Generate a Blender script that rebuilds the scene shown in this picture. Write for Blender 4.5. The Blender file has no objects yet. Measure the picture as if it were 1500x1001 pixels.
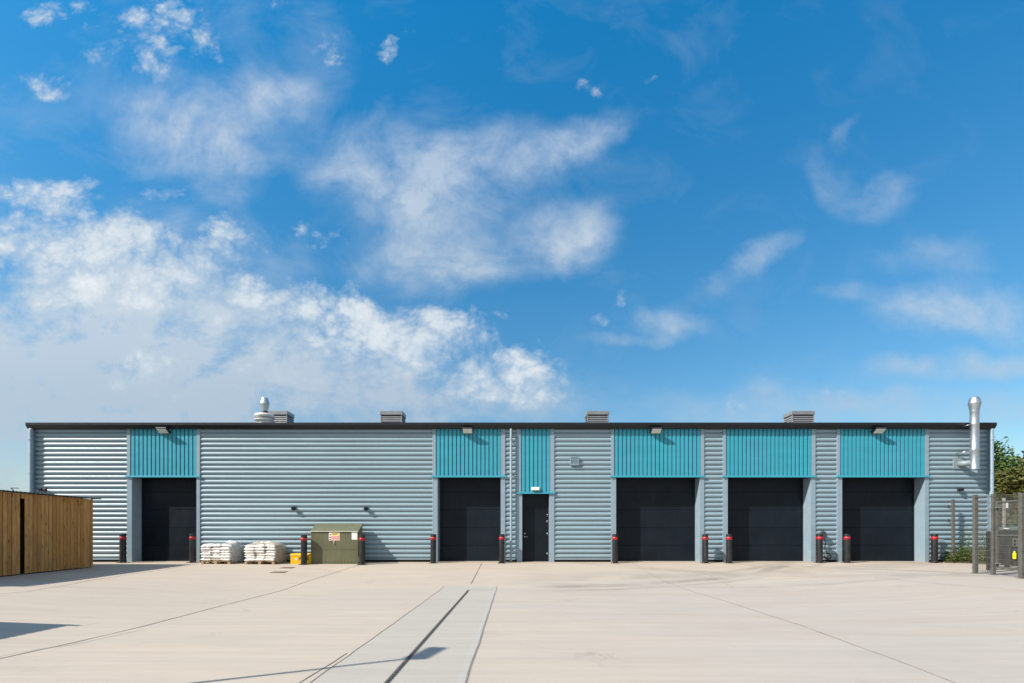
import bpy, bmesh, math, random
from mathutils import Vector, Matrix, noise
R = math.radians
random.seed(7)
sc = bpy.context.scene
COL = sc.collection

# ------------------------------------------------------------------ measures
# metres; building face at Y = 20, building floor level Z = 0, camera at the origin in X and Y
CAMZ, FPX, HOR = 1.095, 740.0, 783.0          # eye height, focal length in photo pixels, horizon row
def PX(px, Y=20.0): return (px-750.0)/FPX*Y   # a photo measurement taken at a known depth
def PZ(py, Y=20.0): return CAMZ+(HOR-py)/FPX*Y
def sstep(a, b, x):
    t = min(1, max(0, (x-a)/(b-a))); return t*t*(3-2*t)
def gz(x, y):
    """yard level: falls from the building to the drain, shallower towards the sides"""
    b = min(1.0, max(0.0, (20-y)/7.5)); b = b if b < .85 else .85+(1-math.exp(-(b-.85)/.10))*.10 if b < 1 else .9277
    k = 1-.6*sstep(6, 13, abs(x))
    return -.365/.9277*b*k
def gpt(px, py):
    """yard point under a photo measurement"""
    y0, y1 = 2.0, 20.3
    for _ in range(50):
        y = (y0+y1)/2; x = PX(px, y)
        row = HOR+(CAMZ-gz(x, y))*FPX/y
        if row > py: y0 = y
        else: y1 = y
    return (x, y)

# ------------------------------------------------------------------ object helpers
WL = {}
def link(o, parent=None, wl=(0, 0, 0)):
    COL.objects.link(o)
    if parent is not None:
        o.parent = parent
    WL[o.name] = Vector(wl)
    return o
def tag(o, label=None, cat=None, group=None, kind=None):
    if label: o['label'] = label
    if cat: o['category'] = cat
    if group: o['group'] = group
    if kind: o['kind'] = kind
    return o
def thing(name, label, cat, loc, group=None):
    o = bpy.data.objects.new(name, None); o.empty_display_size = .2
    o.location = loc; link(o, None, loc)
    return tag(o, label, cat, group)

class MB:
    def __init__(s): s.v = []; s.f = []; s.sm = []
    def add(s, vs, fs, smooth=False):
        n = len(s.v); s.v += [Vector(v) for v in vs]
        for f in fs: s.f.append([i+n for i in f]); s.sm.append(smooth)
        return s
    def box(s, x0, x1, y0, y1, z0, z1):
        vs = [(x, y, z) for x in (x0, x1) for y in (y0, y1) for z in (z0, z1)]
        return s.add(vs, [(0,1,3,2), (4,6,7,5), (0,4,5,1), (2,3,7,6), (0,2,6,4), (1,5,7,3)])
    def obox(s, c, ux, uy, uz, hx, hy, hz):
        c = Vector(c); ux = Vector(ux).normalized(); uy = Vector(uy).normalized(); uz = Vector(uz).normalized()
        vs = [c+ux*hx*a+uy*hy*b+uz*hz*d for a in (-1, 1) for b in (-1, 1) for d in (-1, 1)]
        return s.add(vs, [(0,1,3,2), (4,6,7,5), (0,4,5,1), (2,3,7,6), (0,2,6,4), (1,5,7,3)])
    def tube(s, pts, r, n=8, caps=True, smooth=True):
        pts = [Vector(p) for p in pts]; k = len(pts)
        rs = r if isinstance(r, (list, tuple)) else [r]*k
        base = len(s.v); up = None
        for i, p in enumerate(pts):
            d = (pts[min(i+1, k-1)]-pts[max(i-1, 0)])
            d = d.normalized() if d.length > 1e-9 else Vector((0, 0, 1))
            if up is None:
                up = Vector((1, 0, 0)) if abs(d.x) < .9 else Vector((0, 1, 0))
            a = (up-d*up.dot(d)).normalized(); b = d.cross(a); up = a
            for j in range(n):
                t = 2*math.pi*j/n
                s.v.append(p+(a*math.cos(t)+b*math.sin(t))*rs[i])
        for i in range(k-1):
            for j in range(n):
                a0 = base+i*n+j; a1 = base+i*n+(j+1) % n
                s.f.append([a0, a1, a1+n, a0+n]); s.sm.append(smooth)
        if caps:
            s.f.append([base+j for j in range(n)][::-1]); s.sm.append(False)
            s.f.append([base+(k-1)*n+j for j in range(n)]); s.sm.append(False)
        return s
    def cyl(s, p0, p1, r0, r1=None, n=16, caps=True):
        return s.tube([p0, p1], [r0, r0 if r1 is None else r1], n, caps)
    def lathe(s, cx, cy, prof, n=24, caps=True):
        base = len(s.v); k = len(prof)
        for r, z in prof:
            for j in range(n):
                t = 2*math.pi*j/n
                s.v.append(Vector((cx+r*math.cos(t), cy+r*math.sin(t), z)))
        for i in range(k-1):
            for j in range(n):
                a0 = base+i*n+j; a1 = base+i*n+(j+1) % n
                s.f.append([a0, a1, a1+n, a0+n]); s.sm.append(True)
        if caps:
            s.f.append([base+j for j in range(n)][::-1]); s.sm.append(False)
            s.f.append([base+(k-1)*n+j for j in range(n)]); s.sm.append(False)
        return s
    def prism(s, poly, axis, a, b):
        """extrude a 2D outline along axis from a to b (x: (y,z), y: (x,z), z: (x,y))"""
        def P(p, t):
            return {'x': (t, p[0], p[1]), 'y': (p[0], t, p[1]), 'z': (p[0], p[1], t)}[axis]
        n = len(poly)
        vs = [P(p, a) for p in poly]+[P(p, b) for p in poly]
        fs = [list(range(n))[::-1], list(range(n, 2*n))]+[[i, (i+1) % n, (i+1) % n+n, i+n] for i in range(n)]
        return s.add(vs, fs)
    def build(s, name, mat, parent=None, loc=None, bevel=0, autosmooth=None):
        me = bpy.data.meshes.new(name)
        wl = WL[parent.name] if parent is not None else Vector(loc or (0, 0, 0))
        me.from_pydata([v-wl for v in s.v], [], s.f)
        me.materials.append(mat)
        me.polygons.foreach_set('use_smooth', s.sm)
        bm = bmesh.new(); bm.from_mesh(me); bmesh.ops.recalc_face_normals(bm, faces=bm.faces); bm.to_mesh(me); bm.free()
        if autosmooth: me.set_sharp_from_angle(angle=R(autosmooth))
        o = bpy.data.objects.new(name, me); link(o, parent, wl)
        if parent is None: o.location = wl
        if bevel:
            m = o.modifiers.new('edge', 'BEVEL'); m.width = bevel; m.segments = 2; m.limit_method = 'ANGLE'; m.angle_limit = R(40)
        return o

def build_each(m, name, mat, parent, **kw):
    """each loose piece of m becomes a part of its own"""
    par = list(range(len(m.v)))
    def find(i):
        while par[i] != i: par[i] = par[par[i]]; i = par[i]
        return i
    for f in m.f:
        for i in f[1:]: par[find(i)] = find(f[0])
    groups = {}
    for f, sm in zip(m.f, m.sm): groups.setdefault(find(f[0]), []).append((f, sm))
    for fs in groups.values():
        idx = {}; p = MB()
        for f, sm in fs:
            g_ = []
            for i in f:
                if i not in idx: idx[i] = len(p.v); p.v.append(m.v[i])
                g_.append(idx[i])
            p.f.append(g_); p.sm.append(sm)
        p.build(name, mat, parent, **kw)
def copy_tree(o, parent=None, loc=None):
    c = o.copy(); COL.objects.link(c)
    if parent is not None: c.parent = parent
    if loc is not None: c.location = loc
    WL[c.name] = Vector(loc) if loc is not None else WL.get(o.name, Vector())
    for ch in [k for k in bpy.data.objects if k.parent == o]: copy_tree(ch, c)
    return c

# ------------------------------------------------------------------ materials
class NT:
    def __init__(s, tree): s.t = tree; s.n = tree.nodes; s.l = tree.links
    def node(s, typ, **kw):
        n = s.n.new(typ)
        for k, v in kw.items(): setattr(n, k, v)
        return n
    def put(s, sock, v):
        if isinstance(v, bpy.types.NodeSocket): s.l.new(v, sock)
        elif v is not None: sock.default_value = v
    def math(s, op, a, b=None, clamp=False):
        n = s.node('ShaderNodeMath', operation=op, use_clamp=clamp); s.put(n.inputs[0], a); s.put(n.inputs[1], b); return n.outputs[0]
    def vmath(s, op, a, b=None):
        n = s.node('ShaderNodeVectorMath', operation=op); s.put(n.inputs[0], a); s.put(n.inputs[1], b)
        return n.outputs['Value'] if op in ('LENGTH', 'DOT_PRODUCT', 'DISTANCE') else n.outputs[0]
    def mapping(s, v, scale=(1, 1, 1), loc=(0, 0, 0), rot=(0, 0, 0), typ='POINT'):
        n = s.node('ShaderNodeMapping', vector_type=typ); s.put(n.inputs[0], v); n.inputs[1].default_value = loc; n.inputs[2].default_value = rot; n.inputs[3].default_value = scale
        return n.outputs[0]
    def noise(s, v, scale=5, detail=4, rough=.5, dist=0, out=0):
        n = s.node('ShaderNodeTexNoise'); s.put(n.inputs['Vector'], v); n.inputs['Scale'].default_value = scale; n.inputs['Detail'].default_value = detail
        n.inputs['Roughness'].default_value = rough; n.inputs['Distortion'].default_value = dist; return n.outputs[out]
    def rng(s, v, a, b, c=0., d=1., smooth=False):
        n = s.node('ShaderNodeMapRange', interpolation_type='SMOOTHSTEP' if smooth else 'LINEAR')
        s.put(n.inputs[0], v); n.inputs[1].default_value = a; n.inputs[2].default_value = b; n.inputs[3].default_value = c; n.inputs[4].default_value = d; return n.outputs[0]
    def mix(s, f, a, b, blend='MIX'):
        n = s.node('ShaderNodeMix', data_type='RGBA', blend_type=blend); s.put(n.inputs[0], f); s.put(n.inputs[6], a); s.put(n.inputs[7], b); return n.outputs[2]
    def coord(s, out='Object'): return s.node('ShaderNodeTexCoord').outputs[out]
    def pos(s): return s.node('ShaderNodeNewGeometry').outputs['Position']
    def sep(s, v):
        n = s.node('ShaderNodeSeparateXYZ'); s.put(n.inputs[0], v); return n.outputs
    def comb(s, x, y, z):
        n = s.node('ShaderNodeCombineXYZ'); s.put(n.inputs[0], x); s.put(n.inputs[1], y); s.put(n.inputs[2], z); return n.outputs[0]
    def bump(s, h, strength=.3, dist=.01):
        n = s.node('ShaderNodeBump'); s.put(n.inputs['Height'], h); n.inputs['Strength'].default_value = strength; n.inputs['Distance'].default_value = dist; return n.outputs[0]

def c4(c): return (c[0], c[1], c[2], 1)
def mat_new(name):
    m = bpy.data.materials.new(name); m.use_nodes = True
    t = NT(m.node_tree); return m, t, m.node_tree.nodes['Principled BSDF']
def simple(name, col, rough=.5, metal=0., var=.12, scale=3., spec=.5, dirt=0., bump=0.):
    """plain finish with a little uneven weathering"""
    m, t, b = mat_new(name)
    p = t.pos()
    n = t.noise(p, scale, 5, .6)
    dark = tuple(x*(1-var) for x in col); light = tuple(min(1, x*(1+var)) for x in col)
    c = t.mix(t.rng(n, .3, .7), c4(dark), c4(light))
    if dirt:
        d = t.noise(t.mapping(p, (6, 6, .7)), 2., 4, .6)
        c = t.mix(t.rng(d, .55, .8, 0, dirt), c, (.25, .22, .18, 1))
    t.put(b.inputs['Base Color'], c)
    t.put(b.inputs['Roughness'], t.rng(t.noise(p, scale*2.3, 3), .3, .7, max(.02, rough-.07), min(1, rough+.07)))
    b.inputs['Metallic'].default_value = metal
    b.inputs['Specular IOR Level'].default_value = spec
    if bump: t.put(b.inputs['Normal'], t.bump(t.noise(p, 40, 3), bump, .004))
    return m

def mk_clad(name, col, rough, wav, spec=.5):
    m, t, b = mat_new(name); wav *= 1.7
    p = t.pos()
    n = t.noise(t.mapping(p, (.25, 1, 1.5)), 2.2, 5, .6)
    c = t.mix(t.rng(n, .3, .7), c4(tuple(x*.93 for x in col)), c4(tuple(x*1.06 for x in col)))
    g = t.noise(t.mapping(p, (3.5, 1, .22)), 3, 5, .65)                 # faint run-off streaks
    c = t.mix(t.rng(g, .52, .8, 0, .22), c, c4((col[0]*.72+.02, col[1]*.68+.015, col[2]*.64+.01)))
    low = t.rng(t.sep(p)[2], .05, .7, .30, 0.)                           # splash-up dust near the ground
    c = t.mix(t.math('MULTIPLY', low, t.rng(t.noise(p, 5, 4), .35, .7)), c, (.36, .32, .27, 1))
    t.put(b.inputs['Base Color'], c)
    t.put(b.inputs['Roughness'], t.rng(t.noise(p, 6, 4), .3, .7, rough-.06, rough+.08))
    b.inputs['Specular IOR Level'].default_value = spec
    t.put(b.inputs['Normal'], t.bump(t.noise(t.mapping(p, (.5, 1, 3)), 1.6, 3), wav, .03))
    return m
GREY = (.235, .330, .385)
M = {}
M['clad'] = mk_clad('coated_steel_grey', GREY, .40, .10, .6)
M['flash'] = mk_clad('coated_flashing_grey', (.235, .325, .395), .48, .06)
M['blue'] = mk_clad('coated_steel_teal', (.040, .310, .415), .42, .06)
M['anth'] = simple('anthracite_coating', (.009, .011, .015), .42, 0, .2, 2, spec=.4)
M['door'] = simple('dark_door_coating', (.0080, .0125, .0190), .42, 0, .2, 1.2, spec=.16, dirt=.03)
M['pdoor'] = simple('dark_painted_steel', (.0060, .0100, .0150), .42, 0, .2, 2, spec=.2)
M['black'] = simple('black_plastic', (.012, .012, .013), .5, 0, .3, 8, dirt=.12)
M['bollard'] = simple('black_painted_steel', (.011, .011, .013), .42, 0, .3, 6, dirt=.25)
M['red'] = simple('red_reflective_band', (.42, .010, .020), .4, 0, .15, 9)
M['galv'] = simple('galvanised_steel', (.42, .44, .46), .34, .9, .18, 6)
M['inox'] = simple('bright_flue_steel', (.50, .54, .58), .44, 1., .06, 2)
M['post'] = simple('galvanised_fence_steel', (.105, .105, .096), .6, .1, .2, 6, dirt=.2)
M['pale_post'] = simple('pale_fence_steel', (.30, .30, .29), .55, .1, .12, 6)
M['louvre'] = simple('louvre_steel', (.25, .26, .275), .45, .25, .12, 3)
M['white'] = simple('white_plastic', (.78, .78, .76), .4, 0, .05, 5)
M['offwhite'] = simple('weathered_white', (.62, .62, .60), .5, 0, .1, 5, dirt=.1)
M['glass'] = simple('frosted_lamp_glass', (.66, .64, .58), .3, 0, .05, 10)
M['olive'] = simple('olive_paint', (.112, .114, .060), .5, 0, .12, 2.2, dirt=.18)
M['olivelid'] = simple('olive_lid_paint', (.125, .132, .082), .55, 0, .10, 2.2, dirt=.15)
M['trim'] = simple('pale_edge_trim', (.62, .64, .52), .5, 0, .08, 5)
M['yellow'] = simple('yellow_paint', (.78, .43, .006), .45, 0, .10, 6, dirt=.12)
M['signyellow'] = simple('sign_yellow', (.85, .62, .10), .45, 0, .05, 9)
M['signred'] = simple('sign_red', (.74, .10, .07), .45, 0, .06, 9)
M['ink'] = simple('black_ink', (.02, .02, .02), .6, 0, .1, 9)
M['ply'] = simple('pallet_wood', (.36, .25, .14), .8, 0, .25, 8, bump=.3)
M['bin'] = simple('dark_bin_plastic', (.022, .025, .027), .45, 0, .2, 4, dirt=.15)
M['binlid'] = simple('bin_lid_plastic', (.10, .15, .15), .3, 0, .15, 4)
M['tagyellow'] = simple('bright_yellow_plastic', (.85, .72, .01), .4, 0, .04, 8)
M['brown'] = simple('rusty_cover_iron', (.20, .14, .10), .75, .2, .25, 14, bump=.4)
M['greybox'] = simple('grey_plastic_box', (.22, .27, .30), .45, 0, .08, 6)
M['orange'] = simple('orange_strap', (.75, .22, .05), .6, 0, .1, 8)
M['grate'] = simple('cast_iron_grate', (.115, .105, .092), .55, .2, .4, 20)
M['void'] = simple('drain_slot_shade', (.012, .011, .010), .9, 0, .3, 10)  # near-black flat fill, painted for the shade inside the drain slot
M['roof'] = simple('roof_sheet', (.11, .12, .13), .5, 0, .1, 2)
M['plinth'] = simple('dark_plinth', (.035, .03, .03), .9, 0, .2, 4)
M['soil'] = simple('bare_soil', (.10, .075, .05), .95, 0, .35, 5, bump=.6)
M['ground'] = simple('rough_grass_ground', (.075, .085, .035), .95, 0, .4, .6, bump=.5)
M['sealant'] = simple('joint_sealant', (.16, .14, .12), .8, 0, .35, 6)
M['sealant2'] = simple('brown_joint', (.20, .165, .135), .85, 0, .4, 3)
M['sealant3'] = simple('pale_joint', (.30, .26, .215), .85, 0, .4, 3)
M['stem'] = simple('plant_stem', (.10, .085, .045), .8, 0, .25, 6)
M['bark'] = simple('tree_bark', (.085, .065, .048), .9, 0, .35, 5, bump=.6)
M['cord'] = simple('grey_hose_rubber', (.035, .038, .042), .5, 0, .2, 6)

def mk_timber():
    m, t, b = mat_new('softwood_boards')
    p = t.pos(); x, y, z = t.sep(p)
    idx = t.math('FLOOR', t.math('DIVIDE', t.math('ADD', t.math('ADD', y, t.math('MULTIPLY', x, 3.7)), 200), .1300))
    wn = t.node('ShaderNodeTexWhiteNoise', noise_dimensions='1D'); t.put(wn.inputs[1], idx)
    rnd = wn.outputs[0]
    q = t.vmath('ADD', p, t.comb(0., 0., t.math('MULTIPLY', rnd, 37.)))
    g = t.noise(t.mapping(q, (14, 14, .9)), 3, 6, .6, .6)
    c = t.mix(t.rng(rnd, 0, 1), (.50, .245, .070, 1), (.66, .37, .135, 1))
    c = t.mix(t.rng(g, .35, .70, 0, .85), c, (.30, .135, .038, 1))
    v = t.node('ShaderNodeTexVoronoi'); t.put(v.inputs['Vector'], t.mapping(q, (4, 4, 1.25))); v.inputs['Scale'].default_value = 2.0
    c = t.mix(t.rng(v.outputs[0], .06, .24, .9, 0., True), c, (.075, .032, .012, 1))      # knots
    w = t.noise(t.mapping(q, (2, 2, .5)), 1.4, 4, .6)
    c = t.mix(t.rng(w, .5, .75, 0, .45), c, (.19, .15, .095, 1))                           # weathering
    t.put(b.inputs['Base Color'], c); b.inputs['Roughness'].default_value = .8; b.inputs['Specular IOR Level'].default_value = .2
    t.put(b.inputs['Normal'], t.bump(g, .35, .004)); return m
M['timber'] = mk_timber()

def mk_concrete(name, warm, cool, strip=False):
    m, t, b = mat_new(name)
    p = t.pos(); x, y, z = t.sep(p)
    big = t.noise(t.mapping(p, (.10, .16, 1)), 1., 5, .55)
    if strip: f = t.rng(big, .3, .7, 0, 1)
    else:
        side = t.math('ADD', t.rng(x, -3, 5, -.16, .16, True), t.rng(y, 12, 18.5, .10, -.30, True))
        f = t.rng(t.math('ADD', big, side), .36, .64, 0, 1, True)
    c = t.mix(f, c4(warm), c4(cool))
    br = t.noise(t.mapping(p, (.35, 5.0, 1)), 1.3, 6, .62, .25)                            # brushed finish, drawn across the yard
    c = t.mix(t.rng(br, .36, .66, 0, .42), c, c4(tuple(v*.80 for v in cool)))
    br2 = t.noise(t.mapping(p, (.22, 2.1, 1), (7, 3, 0)), 1.0, 4, .55, .4)
    c = t.mix(t.rng(br2, .50, .70, 0, .45), c, c4((warm[0]*1.12, warm[1]*1.10, warm[2]*1.08)))
    br3 = t.noise(t.mapping(p, (.16, 1.1, 1), (17, 9, 0)), 1.0, 5, .6, .8)
    c = t.mix(t.rng(br3, .52, .72, 0, .42), c, c4((warm[0]*.86, warm[1]*.80, warm[2]*.76)))
    mot = t.noise(p, 2.3, 6, .65)
    c = t.mix(t.rng(mot, .5, .8, 0, .22), c, c4(tuple(v*.78 for v in warm)))
    sp = t.noise(p, 38, 3, .6)
    c = t.mix(t.rng(sp, .60, .78, 0, .25), c, c4(tuple(v*.66 for v in warm)))
    if not strip:
        wob = t.math('MULTIPLY', t.math('SUBTRACT', t.noise(p, .5, 3), .5), .5)
        def ring(cx, cy, r, w, a):
            d = t.vmath('LENGTH', t.comb(t.math('SUBTRACT', x, cx), t.math('SUBTRACT', y, cy), 0.))
            e = t.math('ABSOLUTE', t.math('ADD', t.math('SUBTRACT', d, r), wob))
            return t.math('MULTIPLY', t.rng(e, w*.25, w, a, 0., True), t.rng(t.noise(p, .42, 4, .7), .34, .62))
        tot = None
        for a in ((0, 26.3, 12.6, .42, .34), (0.6, 27.6, 12.6, .30, .26), (-1, 29, 16.1, .22, .22), (19.5, 26.5, 12.2, .34, .26), (20, 27, 13.9, .28, .22),
                  (14, 30, 15.2, .6, .22), (3, 40, 24.2, .9, .22), (6, 33, 19.3, .3, .2)):
            r_ = t.math('MULTIPLY', t.math('MULTIPLY', ring(*a), 2.1), t.rng(x, -.5, 2.2, 0, 1, True)); tot = r_ if tot is None else t.math('MAXIMUM', tot, r_)
        c = t.mix(tot, c, (.20, .175, .155, 1))                                            # tyre marks
        sand = t.vmath('LENGTH', t.mapping(p, (1/1.6, 1/.75, 0), (12.4/1.6, -13.9/.75, 0)))
        c = t.mix(t.math('MULTIPLY', t.rng(sand, .3, 1.1, .6, 0., True), t.rng(t.noise(p, 1.7, 5), .35, .6)), c, (.42, .31, .20, 1))
        sl = t.node('ShaderNodeTexWhiteNoise', noise_dimensions='2D'); t.put(sl.inputs['Vector'], t.comb(t.math('FLOOR', t.math('DIVIDE', t.math('ADD', x, 5.98), 10.4)), t.math('FLOOR', t.math('DIVIDE', t.math('ADD', y, 1.2), 5.05)), 0.))
        c = t.mix(t.math('MULTIPLY', sl.outputs[0], .14), c, c4(tuple(v*.80 for v in cool)))      # each pour a little different
        gr_ = t.noise(t.mapping(p, (1, 1.6, 1), (31, 5, 0)), .55, 7, .72, .3)
        c = t.mix(t.rng(gr_, .54, .70, 0, .30), c, (.335, .30, .265, 1))
        c = t.mix(t.rng(y, 19.2, 20.0, 0, .35), c, (.30, .255, .20, 1))                         # grime washed up to the wall
        st = t.noise(p, .9, 5, .7, .5)
        c = t.mix(t.rng(st, .62, .74, 0, .42), c, (.25, .21, .17, 1))
        crack = t.node('ShaderNodeTexVoronoi', feature='DISTANCE_TO_EDGE'); t.put(crack.inputs['Vector'], t.vmath('ADD', t.mapping(p, (.10, .14, 1)), t.mapping(t.noise(p, 1.2, 4, .6, 0, 1), (.12, .12, .0)))); crack.inputs['Scale'].default_value = 1.0
        c = t.mix(t.math('MULTIPLY', t.rng(crack.outputs[0], .0, .0022, .35, 0.), t.rng(t.noise(p, .22, 2), .52, .6)), c, (.2, .17, .14, 1))
    t.put(b.inputs['Base Color'], c); b.inputs['Roughness'].default_value = .85; b.inputs['Specular IOR Level'].default_value = .3
    h = t.math('ADD', t.math('MULTIPLY', br, .6), t.math('MULTIPLY', sp, .5))
    t.put(b.inputs['Normal'], t.bump(h, .25, .006)); return m
M['concrete'] = mk_concrete('yard_concrete', (.470, .402, .328), (.440, .395, .346))
M['strip'] = mk_concrete('drain_strip_concrete', (.418, .386, .335), (.408, .380, .338), True)
M['stripedge'] = mk_concrete('pale_repair_band', (.42, .395, .352), (.405, .40, .375), True)

def mk_leaf(name, a, b_, c_):
    m, t, b = mat_new(name)
    oi = t.node('ShaderNodeNewGeometry').outputs['Random Per Island']
    n = t.noise(t.pos(), 1.1, 3, .6)
    col = t.mix(t.rng(oi, 0, 1), c4(a), c4(b_))
    col = t.mix(t.rng(n, .42, .66), col, c4(c_))
    t.put(b.inputs['Base Color'], col); b.inputs['Roughness'].default_value = .5; b.inputs['Specular IOR Level'].default_value = .35
    tr = t.node('ShaderNodeBsdfTranslucent'); t.put(tr.inputs[0], t.mix(.5, col, (.10, .14, .02, 1)))
    mx = t.node('ShaderNodeMixShader'); mx.inputs[0].default_value = .28
    t.l.new(b.outputs[0], mx.inputs[1]); t.l.new(tr.outputs[0], mx.inputs[2])
    t.l.new(mx.outputs[0], m.node_tree.nodes['Material Output'].inputs[0]); return m
M['leaf_green'] = mk_leaf('green_leaves', (.055, .115, .018), (.115, .175, .032), (.085, .150, .04))
M['leaf_brown'] = mk_leaf('reddish_green_leaves', (.12, .125, .030), (.19, .15, .052), (.10, .135, .03))
M['leaf_weed'] = mk_leaf('weed_leaves', (.10, .15, .03), (.24, .22, .085), (.085, .13, .035))

def mk_sack():
    m, t, b = mat_new('woven_sack_plastic')
    p = t.pos(); n = t.noise(p, 9, 4, .6)
    oi = t.node('ShaderNodeObjectInfo').outputs['Random']
    c = t.mix(t.rng(n, .4, .75, 0, .7), (.84, .815, .78, 1), (.60, .57, .53, 1))
    c = t.mix(t.rng(oi, 0, 1, 0, .25), c, (.64, .60, .54, 1))
    t.put(b.inputs['Base Color'], c); b.inputs['Roughness'].default_value = .5
    t.put(b.inputs['Normal'], t.bump(t.noise(p, 22, 4, .6, .5), .7, .02)); return m
M['sack'] = mk_sack()
def mk_film(name, col, alpha):
    m, t, b = mat_new(name)
    p = t.pos(); n = t.noise(p, 11, 5, .6, 1.2)
    b.inputs['Base Color'].default_value = c4(col); b.inputs['Roughness'].default_value = .28
    t.put(b.inputs['Alpha'], t.rng(n, .3, .7, alpha-.2, alpha+.2))
    t.put(b.inputs['Normal'], t.bump(n, .9, .03)); return m
M['film_grey'] = mk_film('clear_stretch_film', (.55, .58, .60), .5)
M['film_tan'] = mk_film('tan_stretch_film', (.52, .47, .38), .62)

# ------------------------------------------------------------------ ground
def grid(xs, ys, dz=0.0):
    m = MB(); nx, ny = len(xs), len(ys)
    vs = [(x, y, gz(x, y)+dz) for y in ys for x in xs]
    fs = [(j*nx+i, j*nx+i+1, (j+1)*nx+i+1, (j+1)*nx+i) for j in range(ny-1) for i in range(nx-1)]
    return m.add(vs, fs, True)
def lin(a, b, n): return [a+(b-a)*i/n for i in range(n+1)]
g = MB(); rad = 3000
g.add([(-rad, -rad, -.62), (rad, -rad, -.62), (rad, rad, -.62), (-rad, rad, -.62)], [(0, 1, 2, 3)])
tag(g.build('ground', M['ground']), 'rough grassy ground beyond the concrete yard', 'ground', kind='structure')
yard = grid(lin(-34, 34, 90), lin(-26, 12, 30)+lin(12, 20.12, 40)[1:]).build('pavement', M['concrete'])
tag(yard, 'pale brushed concrete yard in front of the warehouse', 'concrete yard', kind='structure')
sk = MB()                                                               # slab edge round the yard
sk.box(-34, 34, -26.15, -26, -.7, gz(0, -26)-.001); sk.box(-34.15, -34, -26.15, 20.12, -.7, -.14); sk.box(34, 34.15, -26.15, 20.12, -.7, -.14)
build_each(sk, 'slab_edge', M['concrete'], yard)

def ribbon(pts, w, dz, n=40, wob=0.0, seed=0):
    """a thin strip following the yard through yard points"""
    m = MB(); dense = []
    for (a, b) in zip(pts[:-1], pts[1:]):
        for i in range(n): dense.append((a[0]+(b[0]-a[0])*i/n, a[1]+(b[1]-a[1])*i/n))
    dense.append(pts[-1])
    vs = []
    for i, (x, y) in enumerate(dense):
        a = dense[max(i-1, 0)]; b = dense[min(i+1, len(dense)-1)]
        d = Vector((b[0]-a[0], b[1]-a[1])).normalized(); nn = Vector((-d.y, d.x))
        o = (noise.noise(Vector((y*.9, seed*7.3, 0)))+.5*noise.noise(Vector((y*2.7, seed*3.1, 4))))*wob
        ww = w*(1+.6*noise.noise(Vector((y*3, x*3, seed))))
        for sgn in (-1, 1):
            px_, py_ = x+nn.x*(o+sgn*ww/2), y+nn.y*(o+sgn*ww/2)
            vs.append((px_, py_, gz(px_, py_)+dz))
    k = len(dense)
    return m.add(vs, [(2*i, 2*i+1, 2*i+3, 2*i+2) for i in range(k-1)], True)
def joint(pxs, w, **kw): return ribbon([gpt(*p) for p in pxs], w, .004, **kw)
joint([(527, 827.5), (450, 852), (375, 875), (300, 894), (210, 918), (100, 943.5), (-30, 972)], .020, wob=.012, seed=1).build('joint', M['sealant'], yard)
joint([(215, 922), (100, 946), (60, 951), (0, 962), (-30, 967)], .010, wob=.03, seed=8).build('joint', M['sealant'], yard)
joint([(925, 824.5), (948, 838), (975, 852), (1050, 877), (1175, 917), (1290, 959), (1405, 1003)], .014, wob=.014, seed=2).build('joint', M['sealant3'], yard)
joint([(706, 825), (690, 855.5)], .022, wob=.01, seed=3).build('joint', M['sealant'], yard)
joint([(-30, 873), (40, 867), (130, 851), (255, 832.5), (300, 826)], .015, wob=.01, seed=4).build('joint', M['sealant'], yard)
joint([(1280, 846), (1335, 852), (1420, 859), (1530, 868)], .012, wob=.01, seed=5).build('joint', M['sealant'], yard)

# grey concrete strip carrying the drain
def sx(a, b, y):   # x on a strip edge, both ends measured
    t = (y-4.956)/(13.8-4.956); return b+(a-b)*t
def ew(y, sd): return (.012 if sd == 6 else .028)*(noise.noise(Vector((y*.8, sd, 0)))+.4*noise.noise(Vector((y*2.9, sd, 9))))
Ys = lin(-8, 13.8, 90)
def strip_sheet(xa, xb, ys, dz, wob=0., seed=0):
    vs = []
    for y in ys:
        w0 = ew(y, 1) if seed == 1 else wob*(noise.noise(Vector((y*.8, seed, 0)))+.4*noise.noise(Vector((y*2.9, seed, 9)))); w1 = ew(y, 6) if seed == 1 else wob*(noise.noise(Vector((y*.8, seed+5, 0)))+.4*noise.noise(Vector((y*2.9, seed+5, 9))))
        a, b = xa(y)+w0, xb(y)+w1
        vs += [(a, y, gz(a, y)+dz), (b, y, gz(b, y)+dz)]
    return MB().add(vs, [(2*i, 2*i+1, 2*i+3, 2*i+2) for i in range(len(ys)-1)], True)
path = strip_sheet(lambda y: sx(-1.865, -1.976, y), lambda y: sx(-.41, -.449, y), Ys, .005, .028, 1).build('path', M['strip'])
tag(path, 'grey concrete strip with the slot drain, laid across the pale yard', 'concrete strip', kind='structure')
strip_sheet(lambda y: sx(-.50, -.545, y)+ew(y, 12)*.7, lambda y: sx(-.425, -.462, y)+ew(y, 6), lin(-8, 12.9, 80), .009).build('pale_band', M['stripedge'], path)
strip_sheet(lambda y: sx(-1.865, -1.976, y)+ew(y, 1)-.006, lambda y: sx(-1.865, -1.976, y)+ew(y, 1)+.006, Ys, .0085).build('joint', M['sealant2'], path)
strip_sheet(lambda y: sx(-.41, -.449, y)+ew(y, 6)-.002, lambda y: sx(-.41, -.449, y)+ew(y, 6)+.002, Ys, .0125).build('joint', M['sealant2'], path)
ribbon([(-1.12, 13.15), (-.47, 13.05)], .014, .013, wob=.01, seed=13).build('joint', M['sealant'], path)
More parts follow.
